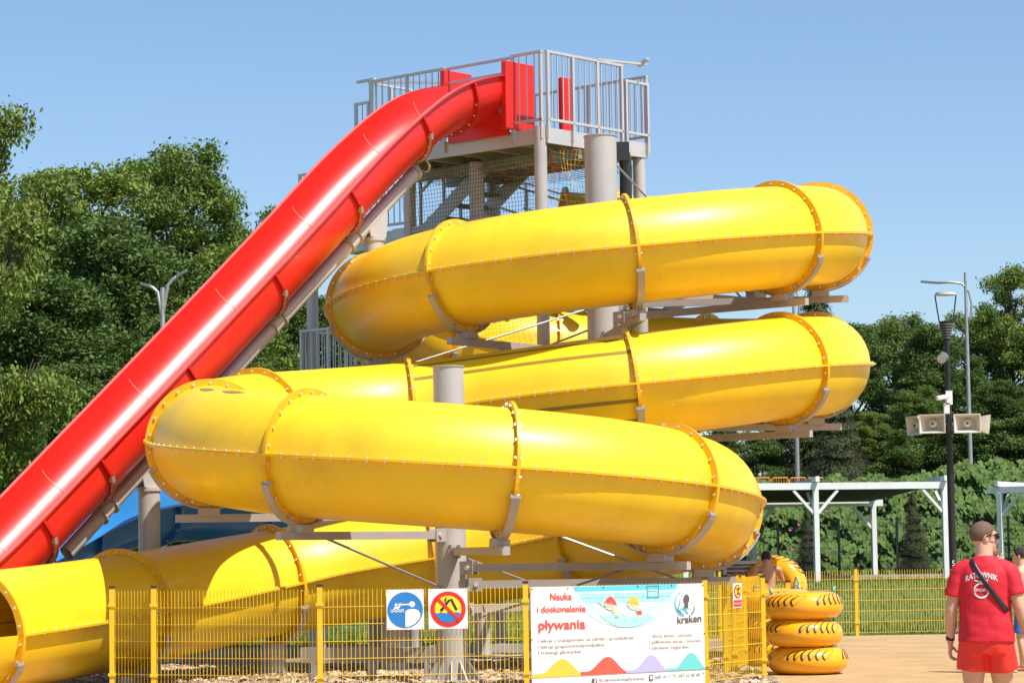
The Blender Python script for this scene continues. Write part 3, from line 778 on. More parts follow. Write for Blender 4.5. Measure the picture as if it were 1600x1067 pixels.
# blue mandatory sign: adult watching a child
o, B, W = board_on(FP[2], FP[3], 603, 661, 1.235, None, .46, 'warning_sign', 'white square sign with blue disc showing an adult watching a child', 'sign', 'sign_white')
c = W/2; B.disc('disc', c, .235, .205, 'sign_blue', 1)
wm = 'sign_white'
B.disc('head_mark', c+.08, .17, .034, wm, 2)
B.poly('body_mark', [(c-.0, .26), (c+.02, .235), (c+.06, .225), (c+.11, .225), (c+.15, .24), (c+.175, .28), (c+.165, .335), (c+.115, .392), (c+.05, .425), (c+.0, .432)], wm, 2)
B.stroke('arm_mark', [(c+.05, .172), (c-.06, .172)], .016, wm, 2); B.poly('arrow_mark', [(c-.05, .15), (c-.05, .195), (c-.085, .172)], wm, 2)
B.disc('child_head_mark', c-.105, .175, .017, wm, 2); B.poly('child_mark', [(c-.13, .2), (c-.085, .195), (c-.06, .165), (c-.05, .17), (c-.07, .215), (c-.13, .222)], wm, 2)
for y in (.232, .252): B.stroke('wave_mark', [(c-.165+.01*k, y+.006*math.sin(k*1.3)) for k in range(16)], .009, wm, 2)
for x in (.02, W-.02):
    for y in (.02, .44): B.disc('screw', x, y, .006, 'ink', 1, n=8)
# no diving sign
o, B, W = board_on(FP[2], FP[3], 668.5, 729, 1.235, None, .46, 'warning_sign', 'white square sign with red no diving ring on yellow disc', 'sign', 'sign_white')
c = W/2; B.disc('ring', c, .235, .205, 'sign_red', 1); B.disc('disc', c, .235, .155, 'sign_yellow', 2)
B.poly('water_mark', [(c-.146+.0146*k*2, .275+.008*math.sin(k*2.1)) for k in range(11)]+[(c+.155*math.cos(a), .235+.155*math.sin(a)) for a in [rad(15+150*k/16) for k in range(17)]], 'sign_blue', 3)
B.stroke('diver_mark', [(c-.07, .235), (c-.03, .19), (c+.01, .135), (c+.04, .125), (c+.06, .17), (c+.10, .245)], .026, 'ink', 4); B.stroke('diver_arm_mark', [(c-.045, .14), (c-.02, .095), (c-.03, .16)], .013, 'ink', 4)
B.disc('diver_head_mark', c-.075, .24, .018, 'ink', 4)
B.stroke('bar', [(c-.135, .10), (c+.135, .37)], .034, 'sign_red', 5)
for x in (.02, W-.02):
    for y in (.02, .44): B.disc('screw', x, y, .006, 'ink', 1, n=8)
# small sign on the corner panel
o, B, W = board_on(FP[4], FP[5], 1140, 1153.5, 1.22, None, .30, 'warning_sign', 'small white prohibition sign with running figure on the corner panel', 'sign', 'sign_white')
W_ = W; c = W/2; rx = W*.42
B.disc('ring', c, .10, rx, 'sign_red', 1, .085); B.disc('disc', c, .10, rx*.78, 'sign_yellow', 2, .066)
B.stroke('runner_mark', [(c-.03*W/.2, .15), (c-.0, .115), (c+.005, .085), (c+.04*W/.2, .06)], .022, 'ink', 3); B.stroke('runner_leg_mark', [(c, .115), (c+.03*W/.2, .14)], .015, 'ink', 3); B.disc('runner_head_mark', c+.01, .062, .015*W/.2+.004, 'ink', 3, .013)
B.stroke('bar', [(c-rx*.7, .045), (c+rx*.7, .155)], .014, 'sign_red', 4)
B.poly('text_plate', [(.01, .205), (W-.01, .205), (W-.01, .285), (.01, .285)], 'sign_red', 1)
B.text('lettering', 'NIE BIEGAĆ', .02, W-.02, .258, .258, .024, 'sign_white', 2)
# banner
o, B, BW = board_on(FP[3], FP[4], 826, 1095.5, 1.235, None, 1.19, 'advert_banner', 'white advertising banner for swimming lessons tied to the fence', 'banner', 'banner')
def bq(x, y):   # measured position on the enlarged banner picture -> metres on the banner
    f_ = (x-25-(y-140)*.033)/1445.0; return f_*BW, (y-140+55*f_)/690.0
def bpoly(name, pts, m, l): return B.poly(name, [bq(*p) for p in pts], m, l)
def btext(name, body, x0, x1, y0, y1, cap, m, l=3, bold=0):
    a = bq(x0, y0); b = bq(x1, y1); return B.text(name, body, a[0], b[0], a[1], b[1], cap/690, m, l, bold)
pool = [(368, 130), (1248, 93)]
arc = []
for k in range(31):
    a = PI*k/30; arc.append((815+430*math.cos(a), 118+335*math.sin(a)**.92))
bpoly('pool_picture', arc[::-1]+[(1245, 93), (370, 130)], 'b_pool2', 1)
bpoly('pool_edge', [(370, 131), (1246, 94), (1222, 140), (400, 172)], 'b_edge', 2)
bpoly('pool_rim', [(400, 172), (1222, 140), (1212, 158), (412, 188)], 'banner', 3)
bpoly('pool_wall', [(412, 188), (1212, 158), (1150, 235), (980, 240), (470, 262)], 'b_pool', 2)
for k in range(14):
    x = 440+k*56
    if 440 < x < 1190: B.stroke('tile_line', [bq(x, 186-(x-412)*.037), bq(x+2, 255-(x-412)*.035)], .0035, 'b_edge', 3)
B.stroke('tile_line', [bq(430, 222), bq(1180, 194)], .0035, 'b_edge', 3)
bpoly('water', [(585+18*k, 350+16*math.sin(k*.55)) for k in range(27)]+[(1010, 395), (950, 425), (880, 447), (815, 453), (740, 447), (680, 425), (620, 390)], 'b_pool', 3)
for (x0_, y0_, n_) in ((665, 388, 14), (900, 345, 10), (560, 300, 8), (1000, 270, 7)): B.stroke('wave_line', [bq(x0_+15*k, y0_+11*math.sin(k*.6)) for k in range(n_)], .006, 'banner', 4)
B.stroke('ladder_line', [bq(980, 112), bq(990, 215)], .012, 'b_line', 4); B.stroke('ladder_line', [bq(1078, 108), bq(1084, 208)], .012, 'b_line', 4)
for y in (116, 158, 210): B.stroke('ladder_line', [bq(978, y), bq(1086, y-5)], .010, 'b_line', 4)
for hx, hy, m_, dx in ((676, 262, 'b_red', 1), (868, 258, 'b_yellow', 1)):
    x, y = bq(hx, hy); B.disc('swimmer_face', x, y, .085, 'b_skin', 4, .075); B.poly('swimmer_body', [bq(hx+10, hy+40), bq(hx+62, hy+30), bq(hx+85, hy+105), bq(hx+50, hy+115)], 'b_skin', 4)
    B.poly('swim_cap', [bq(hx-52+ (110)*k/16, hy-8+22*k/16-62*math.sin(PI*k/16)) for k in range(17)], m_, 5)
    for q in (-38, 6): B.stroke('goggles', [bq(hx+q+18*math.cos(a), hy+6+15*math.sin(a)) for a in [2*PI*k/14 for k in range(15)]], .004, 'b_line', 6)
bpoly('swimsuit', [(893, 322), (935, 315), (943, 345), (905, 350)], 'b_red', 5); bpoly('swimsuit', [(712, 362), (745, 355), (745, 376), (720, 380)], 'b_teal', 5)
btext('lettering', 'Nauka', 182, 356, 237, 231, 56, 'b_red', bold=.004)
btext('lettering', 'i doskonalenie', 78, 470, 338, 326, 52, 'b_red', bold=.004)
btext('lettering', 'pływania', 92, 470, 474, 460, 78, 'b_red', bold=.007)
for (tx, x0_, x1_, y0_, y1_) in (('• lekcje z transportem ze szkoły / przedszkola', 86, 876, 580, 548), ('• lekcje grupowe/indywidualne', 88, 632, 628, 606), ('• treningi pływackie', 90, 442, 674, 662), ('• obozy letnie i zimowe', 1003, 1370, 536, 524), ('• półkolonie letnie i zimowe', 1004, 1448, 585, 570), ('• szkolenie żeglarskie', 1006, 1348, 634, 622)):
    btext('lettering', tx, x0_, x1_, y0_, y1_, 31, 'b_text')
btext('lettering', '/krakenszkolaplywania', 590, 968, 893, 878, 29, 'b_text'); btext('lettering', '668 10 11 72, 697 53 40 40', 1060, 1445, 872, 853, 31, 'b_text')
bpoly('icon', [(533, 868), (575, 866), (576, 910), (534, 912)], 'b_text', 3); btext('lettering', 'f', 550, 568, 906, 905, 34, 'banner', 4, .003)
bpoly('icon', [(1010, 840), (1044, 838), (1045, 885), (1011, 887)], 'b_text', 3); bpoly('icon_screen', [(1018, 848), (1036, 847), (1037, 874), (1019, 875)], 'banner', 4)
for x0_, x1_, xm, top, m_, base in ((50, 480, 290, 708, 'b_yellow', 830), (440, 850, 662, 692, 'b_redwave', 812), (820, 1180, 1025, 676, 'b_lilac', 800), (1160, 1494, 1365, 658, 'b_teal', 785)):
    pts = []
    for k in range(25):
        x = lerp(x0_, x1_, k/24); q = (x-xm)/((x1_-x0_)*.42); pts.append((x, base-(base-top)*(math.cos(PI*max(-1, min(1, q)))+1)/2))
    sl = -.033
    bpoly('wave_shape', pts+[(x1_, 862-(x1_-50)*.048), (x0_, 862-(x0_-50)*.048)], m_, 2+.5*(x0_ > 400)+.5*(x0_ > 800)+.5*(x0_ > 1100))
# logo: teal tentacle swirl, dark octopus, name
B.stroke('logo_swirl', [bq(1290+72*math.cos(a)*(1+.1*a/PI), 250+95*math.sin(a)) for a in [rad(-75-210*k/24) for k in range(25)]][::-1], .03, 'b_logo', 3, True)
B.stroke('logo_swirl', [bq(1300+38*math.cos(a), 245+62*math.sin(a)) for a in [rad(-100-160*k/20) for k in range(21)]], .012, 'b_logo', 3, True)
B.stroke('logo_swirl', [bq(1240+11*k, 300+20*math.sin(k*.9)+k*1.5) for k in range(10)], .022, 'b_logo', 3)
x, y = bq(1320, 215); B.disc('logo_octopus', x, y, .042, 'b_text', 4, .055); x, y = bq(1320, 268); B.disc('logo_octopus', x, y, .03, 'b_text', 4, .035)
for sg in (-1, 1):
    B.stroke('logo_arm', [bq(1320+sg*(10+60*math.sin(a)), 270-55*math.cos(a)+20) for a in [rad(150-150*k/16) for k in range(17)]], .014, 'b_text', 4, True)
    B.stroke('logo_arm', [bq(1320+sg*(8+3*k), 280+5*k) for k in range(7)], .014, 'b_text', 4, True)
btext('lettering', 'szkoła', 1385, 1448, 312, 309, 18, 'b_logo'); btext('lettering', 'pływania', 1378, 1450, 337, 334, 18, 'b_logo')
btext('lettering', 'kraken', 1245, 1450, 418, 398, 62, 'b_text', bold=.004)
for x in (35, 325, 615, 903, 1190, 1460):
    q = bq(x, 146-(x-25)*.038+8); B.disc('eyelet', q[0], q[1], .010, 'ink', 3, n=10)
for y in (555, 880):
    for x in (42, 1478): q = bq(x, y-(x-42)*.038); B.disc('eyelet', q[0], q[1], .009, 'ink', 3, n=10)

# ------------------------------------------------------------------ inflatable rings
def torus(mb, c, RM, rm, axis_m, nu=56, nv=24):
    rows = [[c+axis_m @ Vector(((RM+rm*math.cos(b))*math.cos(a), (RM+rm*math.cos(b))*math.sin(a), rm*.97*math.sin(b))) for b in [2*PI*j/nv for j in range(nv)]] for a in [2*PI*i/nu for i in range(nu+1)]]
    mb.grid(rows, True)
def ring(c, rot, label, phase=0, group='yellow swim rings'):
    o = thing('swim_ring', c-Vector((0, 0, 0)), label, 'swim ring', group); RM, rm = .345, .183
    mb = MB(); torus(mb, c, RM, rm, rot); mb.build('tube', 'vinyl', o, True)
    def sp(a, b, off=.003): return c+rot @ Vector(((RM+(rm+off)*math.cos(b))*math.cos(a), (RM+(rm+off)*math.cos(b))*math.sin(a), (rm*.97+off)*math.sin(b)))
    pm = MB()
    for g_ in range(4):                # leaf scroll print: groups of slanted leaf outlines
        for k in range(6):
            a0 = phase+g_*PI/2+k*.19; ln = .80-.07*abs(k-2.5); wd_ = .075+.014*k
            loop_ = []
            for q in range(19):
                t_ = 2*PI*q/18; uu_ = .5-.5*math.cos(t_); side = math.sin(t_)*wd_*(.4+uu_)
                loop_.append((a0+side+.26*uu_*uu_, .05+ln*uu_*1.35))
            for q in range(18):
                th_ = .016+.035*(1 if 9 <= q <= 16 else 0)
                (a_, b_), (a2_, b2_) = loop_[q], loop_[q+1]
                pm.add([sp(a_, b_), sp(a_+th_, b_+.012), sp(a2_+th_, b2_+.012), sp(a2_, b2_)], [(0, 1, 2, 3)])
    pm.build('leaf_print', 'ink', o)
    for a in (phase+1.3, phase+1.3+PI):
        h_ = MB(); h_.tube([sp(a-.2, 1.25, .0), sp(a-.15, 1.25, .05), sp(a, 1.25, .065), sp(a+.15, 1.25, .05), sp(a+.2, 1.25, .0)], .014, 8); h_.build('handle', 'cyan', o, True)
    return o
I3 = Matrix.Identity(3)
for k, (px, sc, tl_) in enumerate(((1258, 119.2, 0), (1251, 119.2, .03), (1252, 119.2, -.02))):
    p = foot(px, sc, .185+k*.352); ring(p, Matrix.Rotation(tl_, 3, 'Y'), ['bottom yellow swim ring of the front stack beside the fence', 'middle yellow swim ring of the front stack beside the fence', 'top yellow swim ring of the front stack beside the fence'][k], -2.2+k*.45)
for k in range(3):
    p = foot(1212, 110.5, .185+k*.352); ring(p, I3, ['bottom yellow swim ring of the hidden rear stack', 'middle yellow swim ring of the hidden rear stack', 'top yellow swim ring of the hidden rear stack'][k], .6+k)
p = foot(1208, 99.5, 1.01); ring(p, Matrix.Rotation(rad(-14), 3, 'Z') @ Matrix.Rotation(rad(82), 3, 'X'), 'yellow swim ring standing upright in front of the boy', -1.1)

# louvred grey plant box
p = foot(1162, 99.5); vb = thing('ventilation_box', p, 'grey louvred ventilation box beside the boy', 'ventilation box')
MB().box(p+Vector((0, .4, .70)), (.62, .7, 1.40)).build('housing', 'grey_dark', vb)
sl = MB()
for k in range(20): sl.box(p+Vector((0, .03, .12+k*.066)), (.56, .05, .022), Matrix.Rotation(.5, 3, 'X'))
sl.build('louvres', 'galv', vb)
fr_ = MB(); fr_.beam(p+Vector((-.30, .03, 0)), p+Vector((-.30, .03, 1.42)), .05, .05, Vector((1, 0, 0))).beam(p+Vector((.30, .03, 0)), p+Vector((.30, .03, 1.42)), .05, .05, Vector((1, 0, 0))).box(p+Vector((0, .03, 1.43)), (.66, .08, .05)); fr_.build('frame', 'galv', vb)

# ------------------------------------------------------------------ pergolas
def pergola(p, ax, ay, w_, d_, label, zf=2.45, zb=2.08, nx=2):
    """p: front left foot; ax: along the front, ay: to the back"""
    o = thing('pergola', p, label, 'pergola', 'white pergolas on the lawn')
    def q(u, v, z): return p+ax*u+ay*v+ZUP*z
    def hz(v): return lerp(zf, zb, v/d_)
    for i in range(nx):
        for v in (0, d_):
            u = w_*i/(nx-1); MB().beam(q(u, v, -.3), q(u, v, hz(v)), .135, .135, ax).build('post', 'white_paint', o)
            for s_ in (-1, 1):
                if (i == 0 and s_ < 0) or (i == nx-1 and s_ > 0): continue
                MB().beam(q(u+s_*.07, v, hz(v)-.62), q(u+s_*.62, v, hz(v)-.02), .07, .08, ay).build('brace', 'white_paint', o)
            if v == 0: MB().beam(q(u, .06, hz(0)-.58), q(u, .6, hz(.6)-.03), .07, .07, ax).build('brace', 'white_paint', o)
    for v in (0, d_): MB().beam(q(-.35 if v == 0 else -.1, v, hz(v)+.09), q(w_+.28, v, hz(v)+.09), .11, .18).build('front_beam' if v == 0 else 'back_beam', 'white_paint', o)
    for i in range(nx):
        u = w_*i/(nx-1); MB().beam(q(u, -.2, hz(-.2)+.26), q(u, d_+.2, hz(d_+.2)+.26), .11, .14).build('side_beam', 'white_paint', o)
    rows = []
    for i in range(13):
        u = lerp(.1, w_-.1, i/12); rows.append([q(u, v, hz(v)+.12-.10*math.sin(PI*i/12)*math.sin(PI*v/d_)) for v in [lerp(.08, d_-.08, j/8) for j in range(9)]])
    o2 = MB().grid(rows).build('shade_cloth', 'shade_cloth', o, True)
    sm = o2.modifiers.new('s', 'SOLIDIFY'); sm.thickness = .006
    return o
AX = Vector((1, 0, 0)); AY = Vector((0, 1, 0)); PX = Vector((math.cos(.24), math.sin(.24), 0)); PY = Vector((-math.sin(.24), math.cos(.24), 0))
pf = foot(1276, 59); pf.z = ground_h(pf.x, pf.y)
pr_ = foot(1491.5, 59); WP = pr_.x-pf.x
pergola(pf-PX*WP, PX, PY, WP*2, 5.2, 'white timber pergola with dark shade cloth behind the swim rings', nx=3)
p2 = foot(1564, 56); p2.z = ground_h(p2.x, p2.y)
pergola(p2, Vector((.8, -.6, 0)), Vector((.6, .8, 0)), 4.5, 3.5, 'white pergola at the right behind the lifeguard', 2.35, 2.3)
p3 = foot(-90, 59); p3.z = ground_h(p3.x, p3.y)
pergola(p3, AX, AY, 3.5, 4.5, 'white pergola at the far left behind the red flume')

# ------------------------------------------------------------------ lamp posts, barrier, dark fence
b = foot(1488, 83); lp = thing('lamp_post', b, 'black lamp post carrying loudspeakers, camera and number five', 'lamp post')
def L(z, px=0): return b+Vector((px, 0, z))
ztop = 5.75
MB().cyl(L(0), L(3.2), .068, 16).cyl(L(3.2), L(ztop), .055, 16).build('pole', 'black', lp, True, 40)
MB().cyl(L(0), L(.12), .13, 16).build('base', 'grey_dark', lp)
MB().cyl(L(ztop-.25), L(ztop+.12), .05, 18, .14).build('lamp_cone', 'black', lp, True, 40)
for k in range(6): MB().cyl(L(ztop-.2+k*.05), L(ztop-.18+k*.05), .075+.014*k, 18).build('cooling_fin', 'grey_dark', lp)
MB().tube([L(ztop+.1, -.13), L(ztop+.62, -.2)], .014, 6).tube([L(ztop+.1, .13), L(ztop+.62, .2)], .014, 6).build('arms', 'black', lp)
MB().cyl(L(ztop+.62), L(ztop+.665), .20, 28, .19).build('lamp_disc', 'lamp_glass', lp, True, 40)
MB().cyl(L(ztop-.55)+Vector((-.05, .05, 0)), L(ztop-.6)+Vector((-.14, -.22, 0)), .10, 16).build('spotlight', 'grey_dark', lp, True, 40)
MB().cyl(L(ztop-.6)+Vector((-.14, -.22, 0)), L(ztop-.605)+Vector((-.145, -.235, 0)), .085, 16).build('spotlight_glass', 'lamp_glass', lp)
MB().box(L(4.42, -.0)+Vector((0, -.08, 0)), (.12, .1, .26)).box(L(4.22)+Vector((-.05, -.08, 0)), (.1, .1, .2)).cyl(L(4.44)+Vector((-.02, -.16, 0)), L(4.40)+Vector((-.26, -.3, 0)), .045, 10).build('camera', 'white_paint', lp)
def horn(d, off, par):
    d = Vector(d).normalized(); x = d.cross(ZUP).normalized(); z = x.cross(d); c = L(3.93)+Vector(off)
    def rect(t_, w2, h2): return [c+d*t_+x*sx*w2+z*sz*h2 for sx, sz in ((-1, -1), (1, -1), (1, 1), (-1, 1))]
    mb = MB(); prev = None; rows = [rect(-.26, .07, .07), rect(-.1, .12, .09), rect(.14, .23, .165), rect(.22, .25, .18), rect(.22, .23, .16), rect(.0, .12, .09)]
    for k in range(len(rows)-1):
        mb.add(rows[k]+rows[k+1], [(i, (i+1) % 4, 4+(i+1) % 4, 4+i) for i in range(4)])
    mb.add(rows[0], [(3, 2, 1, 0)]); mb.add(rows[-1], [(0, 1, 2, 3)])
    h = mb.build('loudspeaker', 'cream', par)
    MB().cyl(c+d*.0, c+d*.10, .085, 14, .075).ball(c+d*.1, .07, nu=12, nv=8).build('horn_driver', 'cream', h, True, 50)
    MB().box(c+d*.175, (.04, .03, .04)).build('badge', 'ink', h)
for d, off in (((-.35, -1, -.05), (-.30, -.14, 0)), ((-.2, -1, -.05), (.33, -.14, 0)), ((-1, -.35, -.12), (-.48, .10, 0)), ((1, -.15, -.12), (.56, .08, 0))): horn(d, off, lp)
MB().beam(L(3.93, -.5), L(3.93, .5), .04, .04).build('speaker_bracket', 'grey_dark', lp)
vs_, fs_ = fonted('5'); MB().add([L(1.26)+Vector((-.035+v.x*.14, -.075, v.y*.15)) for v in vs_], fs_).build('number', 'white_print', lp)

def street_lamp(px, s_, ytop, arms, label, z0=None):
    p = foot(px, s_); p.z = ground_h(p.x, p.y) if z0 is None else z0
    zt = at(px, ytop, s_).z; o = thing('street_lamp', p, label, 'street lamp', 'street lamps beyond the lawn')
    MB().cyl(p, Vector((p.x, p.y, zt)), .085, 12, .05).build('pole', 'galv', o, True, 40)
    for d, zr in arms:
        a = Vector((p.x, p.y, zt-zr)); d = Vector(d)
        MB().tube([a-ZUP*1.45, a-ZUP*1.2-d*.14, a-ZUP*.75-d*.2, a-ZUP*.3-d*.12, a+d*.12, a+d*.5+ZUP*.06, a+d*1.0+ZUP*.04] if len(arms) == 1 else [a-ZUP*.9, a-ZUP*.5+d*.12, a-ZUP*.1+d*.35, a+d*.7, a+d*1.0+ZUP*.04], .04, 8).build('arm', 'galv', o, True)
        MB().beam(a+d*.95+ZUP*.04, a+d*1.55+ZUP*.10, .2, .06).build('lamp_head', 'grey_dark', o)
street_lamp(1520, 45, 422, [((-1, 0, 0), .4)], 'tall grey street lamp with one arm at the right')
street_lamp(1249, 45, 425, [((-1, .3, 0), .3)], 'street lamp half hidden behind the right end of the yellow loops')
street_lamp(256, 70, 446, [((-.32, 0, 0), 0), ((.36, 0, .1), -.12)], 'grey twin-arm street lamp before the trees at the left')
# orange crowd barriers on the bank
for k in range(5):
    a = at(1178+k*28, 764, 46); a.y += 0; b_ = at(1205+k*28, 764, 46); bz = a.z
    o = thing('crowd_barrier', Vector((a.x, a.y, bz-.12)), ['orange tubular crowd barrier, first from the left on the bank', 'orange tubular crowd barrier, second from the left on the bank', 'orange tubular crowd barrier, third from the left on the bank', 'orange tubular crowd barrier, fourth from the left on the bank', 'orange tubular crowd barrier, last on the right on the bank'][k], 'barrier', 'orange barriers on the bank')
    W2 = b_.x-a.x; q = Vector((a.x, a.y, bz-.12))
    MB().tube([q+Vector((.0, 0, 0)), q+Vector((0, 0, .42)), q+Vector((.05, 0, .5)), q+Vector((W2-.07, 0, .5)), q+Vector((W2-.02, 0, .42)), q+Vector((W2-.02, 0, 0))], .022, 6).build('frame', 'orange', o)
    bars = MB().beam(q+Vector((0, 0, .1)), q+Vector((W2-.02, 0, .1)), .03, .03)
    for j in range(1, 7): bars.beam(q+Vector((W2*j/7, 0, .1)), q+Vector((W2*j/7, 0, .5)), .014, .014, AX)
    bars.build('bars', 'orange', o)
# dark mesh fence in front of the hedge
df = [foot(px, 54) for px in (1120, 1216, 1311, 1402, 1490, 1576, 1665)]
o = thing('dark_fence', df[0], 'dark green mesh fence with thin posts along the hedge', 'fence')
for k, p in enumerate(df):
    p.z = ground_h(p.x, p.y); MB().beam(p, p+ZUP*1.75, .07, .07, AX).build('post', 'black', o)
    if k < len(df)-1:
        q = Vector((df[k+1].x, df[k+1].y, ground_h(df[k+1].x, df[k+1].y))); m_ = MB()
        for j in range(9): m_.beam(p+ZUP*(.1+j*.2), q+ZUP*(.1+j*.2), .008, .008)
        for j in range(17): m_.beam(lerp(p, q, j/17)+ZUP*.1, lerp(p, q, j/17)+ZUP*1.7, .006, .006, AX)
        m_.build('wire_panel', 'black', o)
mb = MB(); mb.box((df[3].x, df[0].y-1.0, ground_h(0, df[0].y-1)+.02), (26, .15, .2)); tag(mb.build('retaining_edge', 'concrete'), kind='structure')

# ------------------------------------------------------------------ trees
def leaf_mesh(rng, clusters, n, size, m, up=.35, flat=.6):
    """many small two-triangle leaves scattered round cluster centres"""
    tot = sum(c[1]**2 for c in clusters); V = np.zeros((0, 3)); 
    cs = []; 
    for c, r in clusters:
        k = int(n*r*r/tot)
        d = rng.normal(size=(k, 3)); d /= np.linalg.norm(d, axis=1)[:, None]
        rr = r*rng.random(k)[:, None]**.45
        cs.append(np.array(c)+d*rr*np.array([1, 1, flat]))
    tw = np.concatenate(cs)[::11]; K = 11
    sp = rng.normal(size=(len(tw), K, 3))*np.array([.20, .20, .10])*1.0; cen = (tw[:, None, :]+sp).reshape(-1, 3); N = len(cen)
    nrm = rng.normal(size=(N, 3)); nrm[:, 2] = abs(nrm[:, 2])+up; nrm /= np.linalg.norm(nrm, axis=1)[:, None]
    ax = np.cross(nrm, rng.normal(size=(N, 3))); ax /= np.linalg.norm(ax, axis=1)[:, None]; ay = np.cross(nrm, ax)
    s_ = size*(.6+.8*rng.random(N))[:, None]
    a = cen-ax*s_; b = cen+ay*s_*.45+nrm*s_*.1; c = cen+ax*s_; d = cen-ay*s_*.45+nrm*s_*.1
    V = np.stack([a, b, c, d], 1).reshape(-1, 3)
    me = bpy.data.meshes.new('foliage'); idx = np.arange(N*4).reshape(-1, 4)
    me.vertices.add(N*4); me.vertices.foreach_set('co', V.ravel().astype(np.float32))
    me.loops.add(N*4); me.loops.foreach_set('vertex_index', idx.ravel().astype(np.int32))
    me.polygons.add(N); me.polygons.foreach_set('loop_start', (np.arange(N)*4).astype(np.int32)); me.polygons.foreach_set('loop_total', np.full(N, 4, np.int32))
    me.materials.append(MATS[m]); me.update(); me.validate()
    return me
def tree_proto(seed, h, rx, m, n, size, crown0=.2, lobes=46, open_=.0):
    """unit tree standing at the origin: returns trunk mesh and crown mesh"""
    rng = np.random.default_rng(seed); rr = random.Random(seed)
    mb = MB(); cl = []
    tops = []
    mb.tube([(0, 0, -.3), (.05, .02, h*.2), (-.08, .05, h*.45), (.06, 0, h*.72), (0, 0, h*.9)], [h*.022, h*.019, h*.014, h*.008, h*.003], 8)
    for k in range(lobes):
        u = rr.random(); z = h*lerp(crown0, .96, u**.85); prof = math.sin(PI*min(1, max(.08, (z/h-crown0)/(1.04-crown0)))**.75)**.6
        a = rr.uniform(0, 2*PI); q = rr.uniform(.25, 1.0)*rx*prof; c = Vector((q*math.cos(a), q*math.sin(a), z)); r = rx*rr.uniform(.12, .30)
        cl.append((tuple(c), r))
        if k % 2 == 0:
            s0 = Vector((0, 0, max(h*.15, z-q*.8-.3))); mid = lerp(s0, c, .5)+Vector((rr.uniform(-.2, .2), rr.uniform(-.2, .2), -.12*q)); mb.tube([s0, mid, c, c+(c-mid)*.35], [h*.007, h*.005, h*.0025, h*.001], 5)
            for w_ in range(3):
                e = c+Vector((rr.uniform(-1, 1), rr.uniform(-1, 1), rr.uniform(-.2, 1)))*r; mb.tube([lerp(mid, c, .7), e], [h*.0022, h*.0008], 4)
    tm = mb.mesh('trunk', smooth=True, m='bark'); cm = leaf_mesh(rng, cl, n, size, m)
    return tm, cm
PROTO = [tree_proto(11, 12, 3.6, 'leaf_a', 56000, .092, .16, 95), tree_proto(23, 12, 3.4, 'leaf_b', 60000, .092, .06, 95), tree_proto(37, 12, 3.2, 'leaf_c', 42000, .09, .2, 70), tree_proto(51, 5, 2.8, 'leaf_b', 22000, .09, .02, 50)]
def tree(kind, px, ytop, s_, label, wx=1.0, rot=0.0, group='broadleaf trees', cat='tree', name='broadleaf_tree', low=None):
    p = foot(px, s_); p.z = ground_h(p.x, p.y) if low is None else low
    zt = at(px, ytop, s_).z; h0 = 12 if kind < 3 else 5; k = (zt-p.z)/h0
    o = thing(name, p, label, cat, group); o.scale = (k*wx, k*wx, k); o.rotation_euler.z = rot
    t_, c_ = PROTO[kind]; link('trunk', t_, o); link('crown', c_, o); return o
TL = [(0, 40, 268, 54, 'tall mid-green tree at the left edge above the red flume', 1.0), (2, 128, 238, 50, 'tall pale green tree, second from the left', .95), (0, 278, 205, 46, 'tallest tree of the left group, its open crown against the sky', .85),
      (1, 195, 330, 56, 'dark dense tree in the middle of the left group', 1.1), (1, 60, 420, 60, 'dark tree low behind the upper red flume at the left', 1.2), (2, 330, 372, 50, 'bushy light tree right of the twin-arm lamp', 1.05), (0, 405, 318, 40, 'smaller distant tree between left group and tower', .72),
      (2, -40, 120, 78, 'near tree at the far left edge with branches against the sky', .62), (1, -10, 560, 70, 'low leafy tree at the left frame edge beside the red flume', .8), (1, 490, 455, 44, 'light tree behind the tower landing', 1.0), (1, 590, 520, 42, 'tree hidden behind the lower tower stairs', 1.1), (1, 270, 480, 64, 'dark undergrowth tree behind the lower red flume', 1.3), (1, 130, 560, 66, 'dark undergrowth tree near the left pergola', 1.3)]
for i, (k, px, yt, s_, lab, wx) in enumerate(TL): tree(k, px, yt, s_, lab, wx, i*1.3, 'trees at the left')
TRR = [(1, 1335, 500, 37, 'dark tree just right of the yellow loops', 1.0), (0, 1405, 484, 36, 'round-topped tree behind the black lamp post', 1.0), (1, 1470, 500, 38, 'dark tree behind the loudspeakers', 1.05), (2, 1590, 408, 37, 'tall open tree at the right edge of the photo', .75), (0, 1535, 470, 36, 'tree behind the tall street lamp', .85), (1, 1660, 450, 37, 'tree whose crown reaches in at the right frame edge', .9),
       (1, 1250, 560, 36, 'tree behind the second yellow loop end', 1.1), (1, 1130, 600, 36, 'tree behind the middle of the yellow slide', 1.2), (0, 1440, 600, 42, 'lower bushy tree in front of the right wood', 1.1), (2, 1370, 640, 43, 'light green bushy tree above the hedge', 1.1), (1, 1570, 590, 42, 'dark bushy tree behind the lifeguard side of the hedge', 1.2), (1, 1030, 640, 36, 'tree hidden behind the lower loops', 1.2)]
for i, (k, px, yt, s_, lab, wx) in enumerate(TRR): tree(k, px, yt, s_, lab, wx, i*1.7+.5, 'trees at the right')
